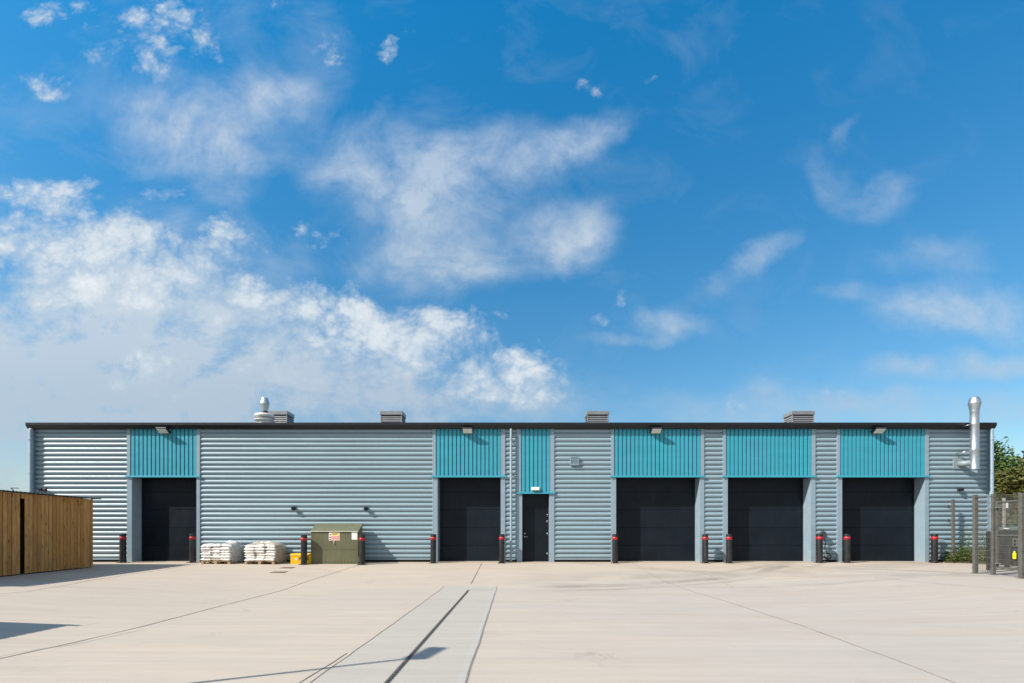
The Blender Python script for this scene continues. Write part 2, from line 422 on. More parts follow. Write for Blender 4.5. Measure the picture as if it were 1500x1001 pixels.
for pp, w in (([(-2.02, 6.2), (-2.10, 4.9), (-2.2, 3.4)], .014),):
    ribbon(pp, w, .004, wob=.02, seed=15).build('joint', M['sealant'], yard)

def dx(y): return -1.13+(13.08-y)/(13.08-4.956)*(-.096)
dch = thing('drain_channel', 'narrow slotted iron drain channel set in the grey concrete strip', 'drain', (-1.2, 13.1, gz(-1.2, 13.1)))
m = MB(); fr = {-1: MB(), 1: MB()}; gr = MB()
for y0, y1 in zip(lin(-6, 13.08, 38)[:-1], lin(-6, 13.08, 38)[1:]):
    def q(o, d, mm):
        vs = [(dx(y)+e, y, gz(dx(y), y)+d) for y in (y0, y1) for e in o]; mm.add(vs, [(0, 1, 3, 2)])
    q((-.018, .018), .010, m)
    q((-.004, .004), .0168, gr)
    for e in ((-.0175, -.0155), (.0155, .0175)): q(e, .0168, gr)
    for e in ((-.0215, -.018), (.018, .0215)):
        q(e, .018, fr[1 if e[0] > 0 else -1])
ny = int((13.08-2.0)/.075)
for i in range(ny):
    y = 2.0+i*.075; z = gz(dx(y), y)
    gr.box(dx(y)-.0175, dx(y)+.0175, y, y+.024, z+.0105, z+.0165)
    if i % 2: gr.box(dx(y)-.006, dx(y)+.006, y+.024, y+.055, z+.0105, z+.0160)
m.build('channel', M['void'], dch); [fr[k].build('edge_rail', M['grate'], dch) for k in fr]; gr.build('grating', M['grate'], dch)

for (px, py, w, d, lab) in ((408, 838.6, .45, .36, 'brown iron inspection cover in front of the pallets of sacks, closer to the camera'), (421, 832.0, .42, .34, 'small brown iron inspection cover close to the yellow box')):
    x, y = gpt(px, py)
    t = thing('inspection_cover', lab, 'cover', (x, y, gz(x, y)), 'inspection covers in the concrete')
    z = gz(x, y)
    MB().obox((x, y, z+.004), (1, 0, 0), (0, 1, .045), (0, -.045, 1), w/2, d/2, .006).build('frame', M['grate'], t)
    MB().obox((x, y, z+.008), (1, 0, 0), (0, 1, .045), (0, -.045, 1), w/2-.03, d/2-.03, .006).build('lid', M['brown'], t)

# ------------------------------------------------------------------ warehouse
WX0, WX1 = PX(44.5), PX(1455)
WTOP, WBOT = 5.262, .105
wh = thing('warehouse', 'long low warehouse clad in blue grey ribbed metal with teal panels over its dark doors', 'building', (0, 20, 0))
PITCH, VALLEY = .1848, 4.386
def rib_prof():
    pts = []
    k0 = math.floor((WBOT-VALLEY)/PITCH)-1; half = PITCH*.46; sag = .064
    rad_ = (half*half+sag*sag)/(2*sag); ang = math.asin(half/rad_)
    z = VALLEY+k0*PITCH
    while z < WTOP+PITCH:
        c = z+PITCH/2
        for i in range(13):
            a = -ang+2*ang*i/12
            pts.append((20.068-(rad_*math.cos(a)-(rad_-sag)), c+rad_*math.sin(a)))
        z += PITCH
    out = [p for p in pts if WBOT+.035 < p[1] < WTOP]
    return [(20.068, WBOT+.03)]+out+[(20.068, WTOP)]
PROF = rib_prof()
def clad_panel(x0, x1):
    m = MB(); n = len(PROF)
    xs = [x0, x1]
    vs = [(x, y, z) for x in xs for (y, z) in PROF]
    m.add(vs, [(i, i+1, n+i+1, n+i) for i in range(n-1)], True)
    o = m.build('ribbed_cladding', M['clad'], wh)
    o.data.set_sharp_from_angle(angle=R(38))
    MB().prism([(20.0, WBOT-.012), (20.0, WBOT+.022), (20.016, WBOT+.034), (20.075, WBOT+.034), (20.075, WBOT-.012)], 'x', x0, x1).build('drip_trim', M['flash'], wh)
    return o
for a, b in ((50.0, 186), (293, 633.5), (740, 757), (812, 895), (1031.5, 1059), (1194.5, 1226), (1360.5, 1447)):
    clad_panel(PX(a), PX(b))

def vert_panel(x0, x1, z0, z1):
    m = MB(); p = .1622; n = max(1, round((x1-x0)/p)); p = (x1-x0)/n
    prof = []
    for i in range(n):
        x = x0+i*p
        prof += [(x, 20.056), (x+.020, 20.056), (x+.036, 20.0), (x+p-.016, 20.0)]
    prof += [(x1, 20.056)]
    k = len(prof)
    vs = [(x, y, z) for z in (z0, z1) for (x, y) in prof]
    m.add(vs, [(i, i+1, k+i+1, k+i) for i in range(k-1)])
    o = m.build('teal_panel', M['blue'], wh); return o

DOORS = [  # fl, bl, br, fr, ol, or, lintel row, depth, kind
    (186, 191, 288, 293, 193.5, 288, 699.6, .54, 'roller'),
    (633.5, 638.5, 734, 740, 641, 733.5, 699.6, .54, 'roller'),
    (757, 763, 806, 812, 765, 804.5, 723.6, .26, 'person'),
    (895, 899.5, 1026.5, 1031.5, 902.5, 1025, 699.6, .54, 'roller'),
    (1059, 1063.5, 1189, 1194.5, 1066, 1187.5, 699.6, .54, 'roller'),
    (1226, 1230.5, 1355, 1360.5, 1233.5, 1354.5, 699.6, .54, 'roller')]
for (fl, bl, br, fr_, ol, orr, lint, dep, kind) in DOORS:
    zl = PZ(lint)
    X = [PX(v) for v in (fl, bl, br, fr_, ol, orr)]
    vert_panel(X[1], X[2], zl+.07, WTOP)
    # teal drip sill with a small lip
    s0, s1 = X[0]-.03, X[3]+.03
    MB().prism([(19.935, zl), (19.940, zl+.060), (19.984, zl+.072), (20.08, zl+.072), (20.08, zl)], 'x', s0, s1).build('sill_trim', M['blue'], wh)
    for (a, b) in ((X[0], X[1]), (X[2], X[3])):
        MB().box(a, b, 19.986, 20.08, zl+.073, WTOP).build('corner_flashing', M['flash'], wh, bevel=.004)
    yd = 20+dep
    # jambs: face and reveal in one folded piece
    MB().prism([(X[0], 19.988), (X[4], 19.988), (X[4], yd+.02), (X[4]-.05, yd+.02), (X[4]-.05, 20.08), (X[0], 20.08)], 'z', -.03, zl-.001).build('door_jamb', M['flash'], wh, bevel=.004)
    MB().prism([(X[3], 19.988), (X[3], 20.08), (X[5]+.05, 20.08), (X[5]+.05, yd+.02), (X[5], yd+.02), (X[5], 19.988)], 'z', -.03, zl-.001).build('door_jamb', M['flash'], wh, bevel=.004)
    MB().box(X[4]-.05, X[5]+.05, 20.081, yd+.02, zl-.001, zl+.05).build('door_head', M['anth'], wh)
    MB().box(X[4]-.05, X[5]+.05, 19.99, yd+.3, -.06, .006).build('threshold', M['concrete'], wh)
    if kind == 'roller':
        d = thing('sectional_door', None, None, ((X[4]+X[5])/2, yd, 0)); d.parent = wh; d.location = Vector(((X[4]+X[5])/2, yd, 0))-WL[wh.name]
        zs = [.02, PZ(799, yd), PZ(773, yd), PZ(747, yd), PZ(721, yd), zl+.06]
        pm = MB()
        for z0, z1 in zip(zs[:-1], zs[1:]):
            pm.prism([(yd, z0+.009), (yd, z1-.009), (yd+.012, z1), (yd+.05, z1), (yd+.05, z0), (yd+.012, z0)], 'x', X[4]-.04, X[5]+.04)
        pm.build('door_panel', M['door'], d)
        MB().box(X[4], X[5], yd-.006, yd+.03, .0065, .028).build('rubber_seal', M['black'], d)
        gl = MB()
        gl.box(X[4]+.002, X[4]+.045, yd-.03, yd-.002, .007, zl-.03); gl.box(X[5]-.045, X[5]-.002, yd-.03, yd-.002, .007, zl-.03)
        build_each(gl, 'guide_rail', M['anth'], d)
    else:
        d = thing('steel_door', None, None, ((X[4]+X[5])/2, yd, 0)); d.parent = wh; d.location = Vector(((X[4]+X[5])/2, yd, 0))-WL[wh.name]
        zt = PZ(746, yd)
        f = MB()
        f.box(X[4], X[4]+.06, yd-.03, yd+.03, .007, zl-.002); f.box(X[5]-.06, X[5], yd-.03, yd+.03, .007, zl-.002)
        f.box(X[4]+.06, X[5]-.06, yd-.03, yd+.03, zt, zt+.05); f.box(X[4]+.06, X[5]-.06, yd-.03, yd+.03, zl-.06, zl-.002)
        f.build('door_frame', M['pdoor'], d, bevel=.004)
        MB().box(X[4]+.06, X[5]-.06, yd-.005, yd+.03, zt+.05, zl-.06).build('over_panel', M['pdoor'], d)
        MB().box(X[4]+.066, X[5]-.066, yd-.018, yd+.03, .016, zt-.006).build('door_leaf', M['pdoor'], d, bevel=.003)
        hx = PX(768.8, yd-.06); hz = PZ(786.5, yd-.06)
        h = MB(); h.cyl((hx, yd-.017, hz), (hx, yd-.028, hz), .028, n=14); h.tube([(hx, yd-.02, hz), (hx, yd-.06, hz), (hx+.02, yd-.068, hz), (hx+.125, yd-.068, hz-.004)], .011, 10)
        h.build('handle', M['galv'], d)
        MB().cyl((hx, yd-.017, hz+.13), (hx, yd-.03, hz+.13), .027, n=14).build('lock', M['galv'], d)
        for hz_ in (.25, 1.05, 1.55, 1.8):
            MB().cyl((X[5]-.063, yd-.034, hz_), (X[5]-.063, yd-.034, hz_+.12), .011, n=8).build('hinge', M['galv'], d)

# corners, plinth, side and back walls
for xa, xb in ((WX0, PX(50.0)), (PX(1447), WX1)):
    MB().prism([(xa, 19.99), (xb, 19.99), (xb, 20.08), (xa, 20.08)], 'z', WBOT-.01, WTOP).build('corner_flashing', M['flash'], wh, bevel=.004)
pl = MB()
edges = [WX0+.08]+sum([[PX(d[0]), PX(d[3])] for d in DOORS], [])+[WX1-.08]
for a, b in zip(edges[0::2], edges[1::2]): pl.box(a, b, 20.10, 20.3, -.4, WTOP-.01)
build_each(pl, 'plinth', M['plinth'], wh)
side = MB()
for x0, x1 in ((WX0, WX0+.15), (WX1-.15, WX1)):
    side.box(x0, x1, 20.081, 44, -.6, 5.262)
side.box(WX0+.15, WX1-.15, 43.85, 44, -.6, 5.262)
build_each(side, 'outer_wall', M['clad'], wh)
MB().prism([(20.22, 5.30), (20.22, 5.47), (32, 6.62), (44.2, 5.47), (44.2, 5.30)], 'x', WX0-.02, WX1+.02).build('roof', M['roof'], wh)
fx0, fx1 = PX(37, 19.79), PX(1460.5, 19.79)
MB().prism([(19.87, 5.262), (19.79, 5.385), (19.79, 5.470), (19.80, 5.480), (20.219, 5.488), (20.219, 5.262)], 'x', fx0, fx1).build('fascia', M['anth'], wh)
fj = MB()
for i in range(9):
    x = fx0+1.9+i*4.75
    fj.prism([(19.868, 5.2605), (19.787, 5.385), (19.787, 5.471), (19.7895, 5.471), (19.7895, 5.386), (19.8705, 5.2605)], 'x', x, x+.05)
build_each(fj, 'fascia_joint', M['anth'], wh)
# downpipes
for px_, y, r in ((45.6, 19.90, .080), (1452.4, 19.90, .072), (748.6, 19.88, .047)):
    x = PX(px_, y); m = MB()
    m.tube([(x, y+.03, 5.262), (x, y, 5.20), (x, y, .16), (x, y-.02, .09), (x, y-.09, .02)], r, 16)
    o = m.build('downpipe', M['flash'], wh)
    b = MB()
    for z in (.5, 2.0, 3.5, 4.8):
        b.cyl((x, y, z), (x, y, z+.035), r+.008, n=16); b.box(x-.02, x+.02, y+r-.005, 20.06, z+.005, z+.03)
    build_each(b, 'bracket', M['flash'], o)

# ------------------------------------------------------------------ fittings on the walls
def floodlight(px_, label):
    x = PX(px_, 19.66)
    t = thing('floodlight', label, 'light', (x, 19.98, 5.05), 'floodlights above the roller doors')
    top = Vector((x, 19.70, 5.215)); bot = Vector((x, 19.90, 5.075))
    u = Vector((1, 0, 0)); d = (bot-top).normalized(); n = u.cross(d).normalized()
    if n.z > 0: n = -n
    c = (top+bot)/2; L = (bot-top).length/2
    MB().obox(c-n*.035, u, d, n, .205, L+.03, .03).build('housing', M['black'], t, bevel=.008)
    MB().obox(c+n*.002, u, d, n, .180, L-.002, .006).build('lens', M['glass'], t)
    b = MB(); b.tube([(x-.15, 20.02, 5.16), (x-.15, 19.86, 5.20), (x-.15, 19.82, 5.19)], .016, 8); b.tube([(x+.15, 20.02, 5.16), (x+.15, 19.86, 5.20), (x+.15, 19.82, 5.19)], .016, 8); b.box(x-.2, x+.2, 19.975, 19.999, 5.10, 5.2)
    build_each(b, 'bracket', M['black'], t)
floodlight(234.5, 'black floodlight under the eave, over the door nearest the timber store')
floodlight(684.5, 'black floodlight under the eave over the door beside the thin downpipe')
floodlight(963.0, 'black floodlight under the eave over the door beside the louvred wall vent')
floodlight(1292.5, 'black floodlight under the eave over the door nearest the tall steel flue')

x = PX(784.5, 19.93); z = PZ(716.3, 19.93)
t = thing('bulkhead_light', 'small white bulkhead light above the narrow dark steel door', 'light', (x, 19.99, z))
MB().box(x-.16, x+.16, 19.955, 19.999, z-.07, z+.07).build('base', M['offwhite'], t, bevel=.012)
MB().prism([(19.87, z-.055), (19.87, z+.045), (19.90, z+.062), (19.954, z+.062), (19.954, z-.062), (19.89, z-.062)], 'x', x-.15, x+.15).build('diffuser', M['white'], t, bevel=.012)

def spot(px_, py_, label):
    x, z = PX(px_, 19.85), PZ(py_, 19.85)
    t = thing('spot_lamp', label, 'light', (x, 20.0, z), 'round black spot lamps on the long wall')
    MB().cyl((x, 20.005, z), (x, 19.96, z), .055, n=20).build('wall_plate', M['greybox'], t)
    m = MB(); m.tube([(x, 19.97, z), (x, 19.95, z), (x, 19.875, z-.005), (x, 19.865, z-.006)], [.05, .082, .084, .074], 20); m.build('barrel', M['black'], t)
    MB().cyl((x, 19.8645, z-.006), (x, 19.861, z-.006), .066, n=20).build('lens', M['pdoor'], t)
    MB().tube([(x+.08, 20.02, z+.03), (x+.09, 19.95, z+.02), (x+.07, 19.90, z+.0)], .014, 8).build('bracket', M['black'], t)
spot(429, 744.8, 'round black spot lamp on the ribbed wall, above the yellow box')
spot(535.5, 745.2, 'round black spot lamp on the ribbed wall, above the end of the green cabinet')

def camera_unit(px_, py_, s, label):
    x, z = PX(px_, 19.85), PZ(py_, 19.85)
    t = thing('security_camera', label, 'camera', (x, 20.0, z), 'black security cameras at the building ends')
    MB().box(x-.05, x+.05, 19.97, 20.012, z-.06, z+.05).build('mount', M['black'], t, bevel=.006)
    m = MB(); m.tube([(x, 19.975, z), (x, 19.93, z), (x-.01*s, 19.91, z+.01)], .018, 8); m.build('arm', M['black'], t)
    m = MB(); a = Vector((s*.55, -.80, -.12)).normalized(); c = Vector((x+.045*s, 19.90, z+.01)); up = a.cross(Vector((0, 0, 1)))
    m.obox(c, a, up, a.cross(up), .075, .047, .047); m.build('housing', M['black'], t, bevel=.014)
    MB().cyl(c+a*.0745, c+a*.08, .036, n=14).build('lens', M['pdoor'], t)
    m = MB(); m.obox((x-.075*s, 19.93, z+.012), (1, 0, 0), (0, 1, 0), (0, 0, 1), .055, .045, .055); m.build('lamp', M['black'], t, bevel=.018)
camera_unit(60.5, 718, -1, 'black security camera just above the timber store roof')
camera_unit(1409, 717.3, -1, 'black security camera on the end wall, below the steel flue')

x, z = PX(841.8, 19.93), PZ(675.6, 19.93)
t = thing('wall_vent', 'small square grey louvred vent on the ribbed wall beside the steel door', 'vent', (x, 20, z))
f = MB(); h = .165
f.box(x-h, x+h, 19.93, 20.04, z+h-.025, z+h); f.box(x-h, x+h, 19.93, 20.04, z-h, z-h+.04); f.box(x-h, x-h+.02, 19.93, 20.04, z-h+.04, z+h-.025); f.box(x+h-.02, x+h, 19.93, 20.04, z-h+.04, z+h-.025)
f.build('frame', M['flash'], t)
s_ = MB()
for i in range(5):
    zz = z-h+.055+i*.05; s_.prism([(19.935, zz), (19.935, zz+.012), (19.974, zz+.05), (19.974, zz+.034)], 'x', x-h+.02, x+h-.02)
s_.build('slat', M['clad'], t); MB().box(x-h+.015, x+h-.015, 19.975, 20.038, z-h+.03, z+h-.02).build('backing', M['greybox'], t)

# hose on the wall between two doors, behind a bollard
x, z = PX(1207, 19.85), PZ(784.5, 19.85)
t = thing('hose_reel', 'dark grey hose hanging on a round hook between two doors, behind a bollard', 'hose', (x, 20, z))
m = MB(); m.tube([(x+.01, 20.0, z+.03), (x, 19.93, z+.03)], .05, 14); m.build('wall_mount', M['black'], t)
m = MB(); m.tube([(x+.005, 19.93, z+.02), (x-.005, 19.84, z+.02)], [.155, .14], 22); o = m.build('hook_disc', M['cord'], t); o.scale = (.78, 1, 1.0)
m = MB()
hp = [(x-.03, 19.87, z-.12)]
for i in range(1, 26):
    f_ = i/25; hp.append((x+.02+.10*f_+.05*math.sin(f_*7), 19.88+.03*math.sin(f_*5), z-.12-.62*f_))
for i in range(1, 75):
    a = i/14*2*math.pi; rr = .13+.02*math.sin(i*.7)
    hp.append((x+.12+rr*math.sin(a), 19.84-.02*(i % 14)/14-.004*(i//14), z-.82+rr*.85*math.cos(a)))
m.tube(hp, .012, 7)
hp2 = [(x+.05, 19.86, z-.10)]
for i in range(1, 30):
    f_ = i/29; hp2.append((x+.06+.16*math.sin(f_*math.pi)*f_, 19.87, z-.10-.80*math.sin(f_*math.pi*.62)))
m.tube(hp2, .010, 7); m.build('hose', M['cord'], t)
MB().tube([(x-.04, 19.83, z-.80), (x+.02, 19.81, z-.74), (x+.06, 19.81, z-.80)], [.028, .034, .02], 10).build('nozzle', M['white'], t)

# small items low on the right end wall
x, z = PX(1378.5, 19.93), PZ(793, 19.93)
t = thing('junction_box', 'small grey cable box low on the end wall beside the last bollard', 'box', (x, 20, z))
MB().box(x-.11, x+.11, 19.90, 20.01, z-.06, z+.07).build('body', M['greybox'], t, bevel=.012)
MB().box(x-.095, x+.095, 19.893, 19.899, z-.045, z+.055).build('lid', M['greybox'], t)
MB().tube([(x, 19.96, z-.055), (x, 19.96, z-.3), (x+.03, 19.97, z-.62)], .012, 8).build('cable', M['greybox'], t)
for py_, lab in ((741, 'small dark pipe stub on the end wall, upper one beside the thin fence post'), (761.5, 'small dark pipe stub on the end wall, lower one beside the thin fence post')):
    x, z = PX(1389.3, 19.95), PZ(py_, 19.95)
    t = thing('pipe_stub', lab, 'pipe', (x, 20, z), 'pipe stubs on the end wall')
    MB().cyl((x, 20.01, z), (x, 19.985, z), .036, n=14).build('collar', M['greybox'], t); MB().cyl((x, 19.99, z), (x, 19.91, z-.01), .022, n=12).build('stub', M['black'], t)
x, y = gpt(1385, 824.2)
tag(MB().tube([(x-.22, y+.02, gz(x, y)+.012), (x-.1, y-.05, gz(x, y)+.014), (x+.03, y, gz(x, y)+.012), (x+.16, y-.06, gz(x, y)+.016), (x+.24, y-.02, gz(x, y)+.012)], .012, 7).build('strap', M['orange'], None, (x, y, gz(x, y))),
    'short orange strap lying on the concrete by the last bollard', 'strap')

# flue on the right end wall
FY = 19.60; x = PX(1427.5, FY)
def fz(py): return PZ(py, FY)
t = thing('flue', 'tall bright steel flue fixed to the end wall, rising above the roof edge', 'flue', (x, FY, fz(688)))
m = MB(); m.lathe(x, FY, [(.120, fz(688.4)), (.150, fz(688)), (.152, fz(685.5)), (.146, fz(685)), (.146, fz(661)), (.151, fz(660.6)), (.151, fz(657.5)), (.146, fz(657)), (.146, fz(623)), (.151, fz(622.5)), (.151, fz(620.5)), (.146, fz(620)), (.146, fz(604.5)), (.151, fz(604)), (.151, fz(601.5))], 28)
m.build('pipe', M['inox'], t, autosmooth=40)
m = MB(); m.lathe(x, FY, [(.150, fz(601.4)), (.158, fz(599.5)), (.205, fz(591.6)), (.208, fz(591)), (.203, fz(590.4)), (.190, fz(588)), (.160, fz(584.2)), (.120, fz(582.2)), (.06, fz(581.3)), (.0, fz(581.1))], 28, caps=False)
m.build('cowl', M['inox'], t, autosmooth=25)
m = MB()
for s_ in (-1, 1): m.tube([(x+s_*.14, FY+.03, fz(660)), (x-.36 if s_ < 0 else x+.34, 20.0, fz(661.5))], .013, 8)
m.tube([(x-.14, FY+.02, fz(661.5)), (x-.40, 19.94, fz(662)), (x-.26, 20.0, fz(669))], .014, 8)
m.tube([(x+.02, FY+.1, fz(622)), (x+.02, 19.90, fz(622))], .014, 8); m.tube([(x-.14, FY, fz(622)), (x-.26, 19.825, fz(623))], .014, 8)
build_each(m, 'bracket', M['galv'], t)
m = MB(); m.tube([(x-.24, 20.03, fz(678)), (x-.20, 19.86, fz(678)), (x-.02, FY+.03, fz(678))], [.12, .115, .11], 20); m.build('elbow', M['greybox'], t)
MB().box(x-.48, x-.06, 19.985, 20.03, fz(685), fz(668)).build('wall_plate', M['greybox'], t, bevel=.006)

# ------------------------------------------------------------------ roof plant
def roof_z(y): return 5.47+(min(y, 32)-20.22)/11.78*1.15 if y <= 32 else 6.62-(y-32)*.094
def louvre_unit(px_c, w, Y, label, top=602.2):
    x = PX(px_c, Y); zt = PZ(top, Y); d = .95; z0 = roof_z(Y)-.1
    t = thing('roof_ventilator', label, 'vent', (x, Y, z0), 'louvred ventilators on the roof')
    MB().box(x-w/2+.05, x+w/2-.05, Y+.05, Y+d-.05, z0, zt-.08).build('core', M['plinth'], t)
    c = MB()
    c.box(x-w/2-.03, x+w/2+.03, Y-.03, Y+d+.03, zt-.22, zt)
    for (a, b) in ((x-w/2, Y), (x+w/2-.06, Y), (x-w/2, Y+d-.06), (x+w/2-.06, Y+d-.06)): c.box(a, a+.06, b, b+.06, z0, zt-.221)
    c.build('casing', M['louvre'], t, bevel=.012)
    s_ = MB(); k = 0
    z = zt-.34
    while z > z0+.05:
        s_.prism([(Y+.005, z-.025), (Y+.005, z-.005), (Y+.055, z+.085), (Y+.055, z+.06)], 'x', x-w/2+.061, x+w/2-.061)
        s_.prism([(x-w/2+.005, z-.025), (x-w/2+.005, z-.005), (x-w/2+.049, z+.085), (x-w/2+.049, z+.06)], 'y', Y+.061, Y+d-.061)
        s_.prism([(x+w/2-.005, z-.025), (x+w/2-.005, z-.005), (x+w/2-.049, z+.085), (x+w/2-.049, z+.06)], 'y', Y+.061, Y+d-.061)
        z -= .115
    s_.build('louvre', M['louvre'], t)
louvre_unit(405, 1.25, 30, 'grey louvred roof ventilator touching the steel roof cowl')
louvre_unit(573, 1.22, 28.5, 'grey louvred roof ventilator standing alone above the long ribbed wall')
louvre_unit(876, 1.27, 30, 'grey louvred roof ventilator above the wall with the small vent')
louvre_unit(1176.5, 1.30, 30, 'grey louvred roof ventilator above the door beside the hanging hose')
RY = 27.0; x = PX(387.8, RY)
def rz(py): return PZ(py, RY)
t = thing('roof_flue', 'steel roof cowl on a white collar, beside the first louvred ventilator', 'flue', (x, RY, roof_z(RY)))
MB().lathe(x, RY, [(.40, roof_z(RY)-.1), (.40, rz(619)), (.36, rz(614)), (.36, rz(612.5))], 8).build('upstand', M['offwhite'], t)
MB().lathe(x, RY, [(.42, rz(617.4)), (.53, rz(617)), (.53, rz(616)), (.42, rz(615.4))], 8).build('lower_collar', M['offwhite'], t)
MB().lathe(x, RY, [(.36, rz(612.3)), (.53, rz(611.6)), (.53, rz(609.4)), (.45, rz(607.2)), (.2, rz(606.6))], 8).build('upper_collar', M['offwhite'], t)
MB().lathe(x, RY, [(.17, rz(606.6)), (.17, rz(603))], 20).build('seal_ring', M['black'], t)
MB().lathe(x, RY, [(.145, rz(603)), (.15, rz(602)), (.235, rz(592.6)), (.24, rz(592)), (.235, rz(591.4)), (.16, rz(584)), (.15, rz(583.2)), (0, rz(582.8))], 24, caps=False).build('cowl', M['inox'], t, autosmooth=25)

# ------------------------------------------------------------------ bollards
BY = 19.63
def mk_bollard(x, label):
    z = gz(x, BY); H = PZ(782.3, BY)
    t = thing('bollard', label, 'bollard', (x, BY, z), 'black bollards guarding the doors')
    r = .112
    MB().lathe(x, BY, [(r, z+.012), (r, H-.03), (r*.97, H-.012), (r*.86, H), (0, H+.004)], 24, caps=False).build('post', M['bollard'], t, autosmooth=35)
    MB().lathe(x, BY, [(r, H-.215), (r+.003, H-.213), (r+.003, H-.112), (r, H-.11)], 24, caps=False).build('reflective_band', M['red'], t)
    m = MB(); m.box(x-.155, x+.155, BY-.155, BY+.155, z-.01, z+.014); m.build('base_plate', M['bollard'], t, bevel=.004)
    m = MB()
    for a in (-1, 1):
        for b in (-1, 1): m.cyl((x+a*.128, BY+b*.128, z+.014), (x+a*.128, BY+b*.128, z+.034), .013, n=6)
    build_each(m, 'anchor_bolt', M['galv'], t)
    return t
BL = [(180, 'black red-banded bollard nearest the timber store'),
      (282.3, 'black red-banded bollard beside the nearest pallet of white sacks to a door'),
      (445.3, 'black red-banded bollard in front of the yellow box'),
      (530.5, 'black red-banded bollard touching the hinge end of the green cabinet'),
      (634.8, 'black red-banded bollard alone between the green cabinet and the next door'),
      (735.2, 'black red-banded bollard beside the thin mid-wall downpipe'),
      (901, 'black red-banded bollard at the wall with the small louvred vent'),
      (1033, 'black red-banded bollard at the narrow ribbed pier, on the side towards the wall vent'),
      (1068, 'black red-banded bollard at the narrow ribbed pier, on the side towards the hanging hose'),
      (1200.5, 'black red-banded bollard next to the hanging hose'),
      (1240.8, 'black red-banded bollard across the doorway edge from the hanging hose'),
      (1369, 'black red-banded bollard beside the small grey cable box')]
proto = mk_bollard(PX(BL[0][0], BY), BL[0][1])
for px_, lab in BL[1:]:
    yy = 19.06 if 440 < px_ < 535 else BY; x = PX(px_, yy); c = copy_tree(proto, None, (x, yy, gz(x, yy))); c['label'] = lab

# ------------------------------------------------------------------ green cabinet, yellow box
CY, CB = 19.25, 19.82
x0, x1 = PX(455.3, CY), PX(524.6, CY); zf, zb = PZ(778, CY), PZ(767.2, CB); z0 = gz(-6.8, CY)-.01
cab = thing('cabinet', 'olive green metal cabinet with a sloping lid and warning sign against the wall', 'cabinet', ((x0+x1)/2, CY, z0))
MB().prism([(CY, z0), (CY, zf-.04), (CB, zb-.045), (CB, z0)], 'x', x0, x1).build('body', M['olive'], cab, bevel=.006)
sl = Vector((0, CB-CY, zb-zf)).normalized()
MB().prism([(CY-.03, zf-.035), (CY-.03, zf-.001), (CB+.02, zb+.012), (CB+.02, zb-.03)], 'x', x0-.02, x1+.02).build('lid', M['olivelid'], cab, bevel=.004)
MB().box(x0-.02, x1+.02, CY-.036, CY-.0305, zf-.028, zf-.003).build('edge_trim', M['trim'], cab)
MB().box(x0+.01, x1-.01, CY-.008, CY-.001, z0+.565, z0+.60).build('seam_strip', M['olive'], cab)
m = MB()
for i in range(12):
    xx = x0+.22+i*.127; m.prism([(CY-.001, z0+.06), (CY-.012, z0+.085), (CY-.012, z0+.12), (CY-.001, z0+.125)], 'x', xx, xx+.05)
build_each(m, 'vent_hood', M['olivelid'], cab)
sxx, sz = PX(489.7, CY), PZ(786.2, CY)
sg = MB().box(sxx-.205, sxx+.205, CY-.006, CY-.001, sz-.155, sz+.155).build('warning_sign', M['white'], cab); sg['label'] = 'white yellow and red warning sign with three pictograms'
MB().box(sxx-.11, sxx+.18, CY-.009, CY-.0065, sz+.045, sz+.135).build('yellow_field', M['signyellow'], sg)
m = MB(); m.box(sxx-.11, sxx+.18, CY-.009, CY-.0065, sz-.085, sz+.025); m.box(sxx-.11, sxx+.18, CY-.009, CY-.0065, sz-.140, sz-.098); build_each(m, 'red_field', M['signred'], sg)
m = MB()
for i in range(2): m.box(sxx-.09, sxx+.16-.05*i, CY-.0108, CY-.0093, sz+.105-.035*i, sz+.118-.035*i)
for zz in (.07, -.03, -.11): m.cyl((sxx-.155, CY-.0062, sz+zz), (sxx-.155, CY-.009, sz+zz), .026, n=12)
m.build('dark_print', M['ink'], sg)
m = MB(); rr = random.Random(3)
for j in range(3):
    xx = sxx-.085
    while xx < sxx+.14:
        w = rr.uniform(.02, .05); m.box(xx, xx+w, CY-.0108, CY-.0093, sz-.002-.032*j, sz+.014-.032*j); xx += w+.012
m.box(sxx-.09, sxx+.16, CY-.0108, CY-.0093, sz-.125, sz-.113)
m.build('white_print', M['white'], sg)
MB().tube([(PX(489.6, CY), CY-.012, PZ(792, CY)), (PX(489.6, CY), CY-.02, PZ(797.4, CY))], .013, 8).build('handle', M['offwhite'], cab)
nx, nz = PX(519.3, CY), PZ(785, CY)
o = MB().box(nx-.108, nx+.108, CY-.006, CY-.001, nz-.15, nz+.15).build('notice', M['white'], cab); o['label'] = 'blank looking white notice at the hinge end'
m = MB()
for zz in (.25, .75): m.cyl((x1+.006, CY+.10, z0+zz), (x1+.006, CY+.10, z0+zz+.1), .015, n=8)
m.box(x1+.001, x1+.03, CY+.02, CY+.05, z0+.1, z0+.28); build_each(m, 'hinge', M['galv'], cab)

